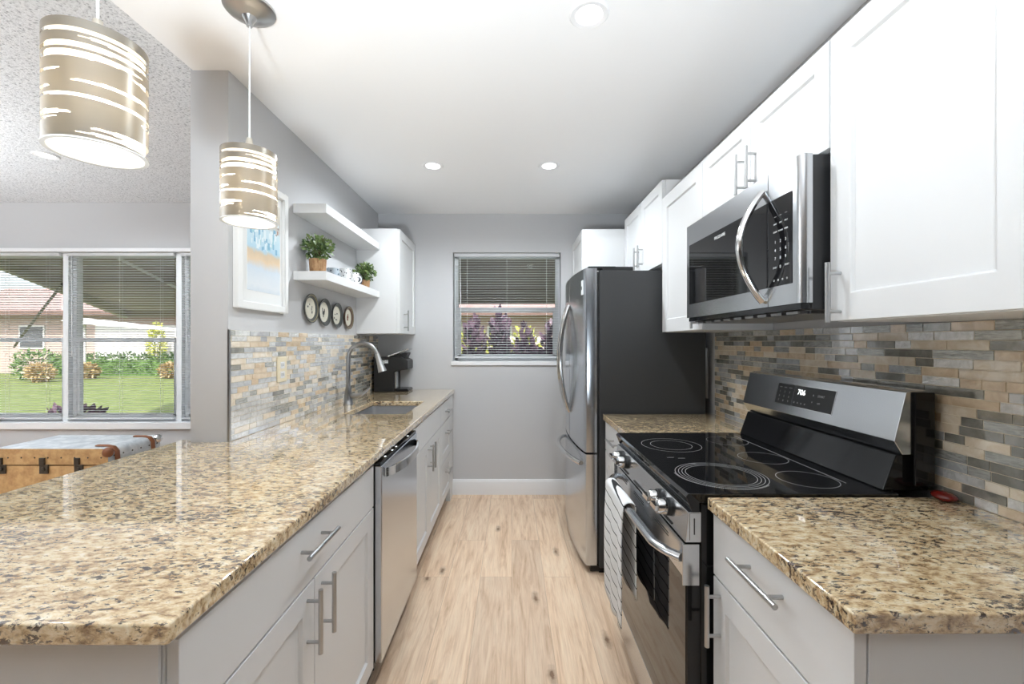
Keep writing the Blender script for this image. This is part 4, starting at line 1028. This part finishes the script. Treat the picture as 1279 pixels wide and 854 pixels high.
pendant(-.877, 1.444, 1.722, 1.955, .083, 'farther striped drum pendant light in front of the grey wall end')

# ------------------------------------------------------------------ recessed lights
rec_m = mat('downlight_glow', (1, 1, 1), .5, emis=(1, .98, .95), es=7)
def downlight(x, y, z, label, power, r=.062):
    t = thing('recessed_light', label, 'ceiling light', (x, y, z), 'recessed ceiling lights')
    bm = BM(); lathe(bm, (x, y, z), [(r, -.0005), (r+.006, -.003), (r, -.008), (r*.74, -.006), (r*.68, -.0015)], 40); obj('trim_ring', bm, trim_m, t)
    bm = BM(); lathe(bm, (x, y, z), [(0, -.0032), (r*.70, -.0032), (r*.70, -.001), (0, -.001)], 32); obj('lens', bm, rec_m, t)
    lamp('recessed_lamp', 'SPOT', (x, y, z-.012), (0, 0, 0), power, (.88, .95, 1), spot_size=math.radians(168), spot_blend=.65, shadow_soft_size=.045)
downlight(.262, 1.469, HC, 'recessed ceiling light nearest the camera, at top of photo', SPOT*.68)
downlight(-.50, 2.731, HC, 'left one of the two far recessed ceiling lights', SPOT)
downlight(.235, 2.731, HC, 'right one of the two far recessed ceiling lights', SPOT)
downlight(-3.03, 2.81, HL, 'recessed light in textured living room ceiling behind the pendant', SPOT)

# ------------------------------------------------------------------ steamer trunk
t = thing('steamer_trunk', 'old tan and grey travel trunk with leather straps by the window', 'trunk', (-3.07, 3.07, 0))
TX0, TX1, TY0, TY1, TZ = -3.47, -2.67, 2.86, 3.28, .62
bm = BM(); r = .05
def rprof(z0, z1, rr, zb):
    return [(TX0, zb), (TX1, zb)]+[(TX1-rr+rr*math.cos(a), z1-rr+rr*math.sin(a)) for a in [PI/2*k/6 for k in range(7)]]+[(TX0+rr-rr*math.sin(a), z1-rr+rr*math.cos(a)) for a in [PI/2*k/6 for k in range(7)]]
prism(bm, rprof(0, .505, .001, .03), 1, TY0, TY1)
for f in bm.faces: f.material_index = 0
obj('case', bm, trunk_m, t, ang=25)
bm = BM(); prism(bm, rprof(0, TZ, .045, .512), 1, TY0-.002, TY1+.002)
bmesh.ops.recalc_face_normals(bm, faces=bm.faces)
for f in bm.faces: f.material_index = 1 if (f.normal.z > .05 or f.normal.x > .5) else 0
obj('lid', bm, [trunk_m, trunkb_m], t, bev=.004, fix=False)
bm = BM(); box(bm, TX1-.0, TX1+.004, TY0+.01, TY1-.01, .03, .505); obj('side_panel', bm, trunkb_m, t)
for yy in (TY0+.06, TY1-.07):
    bm = BM(); P = [(TX1+.008, yy, .40), (TX1+.009, yy, .52), (TX1+.004, yy, .590), (TX1-.02, yy, .618), (TX1-.06, yy, .626), (TX1-.13, yy, .627)]
    tube(bm, P, .020, 8, flat=(.25, 1.0) if False else (1.0, .3)); obj('strap', bm, leather, t)
for xx in (-3.37, -3.07-.02, -2.86):
    bm = BM(); box(bm, xx-.028, xx+.028, TY0-.010, TY0-.0005, .455, .515); box(bm, xx-.028, xx+.006, TY0-.013, TY0-.0005, .515, .56); cyl(bm, (xx, TY0-.018, .487), (xx, TY0-.008, .487), .014, 14); obj('latch', bm, iron, t, bev=.002)
bm = BM()
for k in range(9): ball(bm, (-3.42+k*.088, TY0-.002, .560), .0055, .003, .0055, 8)
for k in range(6): ball(bm, (TX1+.002, TY0+.04+k*.07, .565), .003, .0055, .0055, 8)
obj('rivet', bm, iron, t, fix=False)
bm = BM(); ball(bm, (TX1-.012, TY1-.012, TZ-.024), .034, .034, .034, 14); obj('corner_cap', bm, chrome, t)
bm = BM(); ball(bm, (TX1-.012, TY0+.010, TZ-.028), .034, .026, .034, 14); obj('corner_cap', bm, leather, t)
for (xx, yy) in ((TX0+.04, TY0+.04), (TX1-.04, TY0+.04), (TX0+.04, TY1-.04), (TX1-.04, TY1-.04)):
    bm = BM(); cyl(bm, (xx, yy, 0), (xx, yy, .03), .02, 12); obj('foot', bm, iron, t)
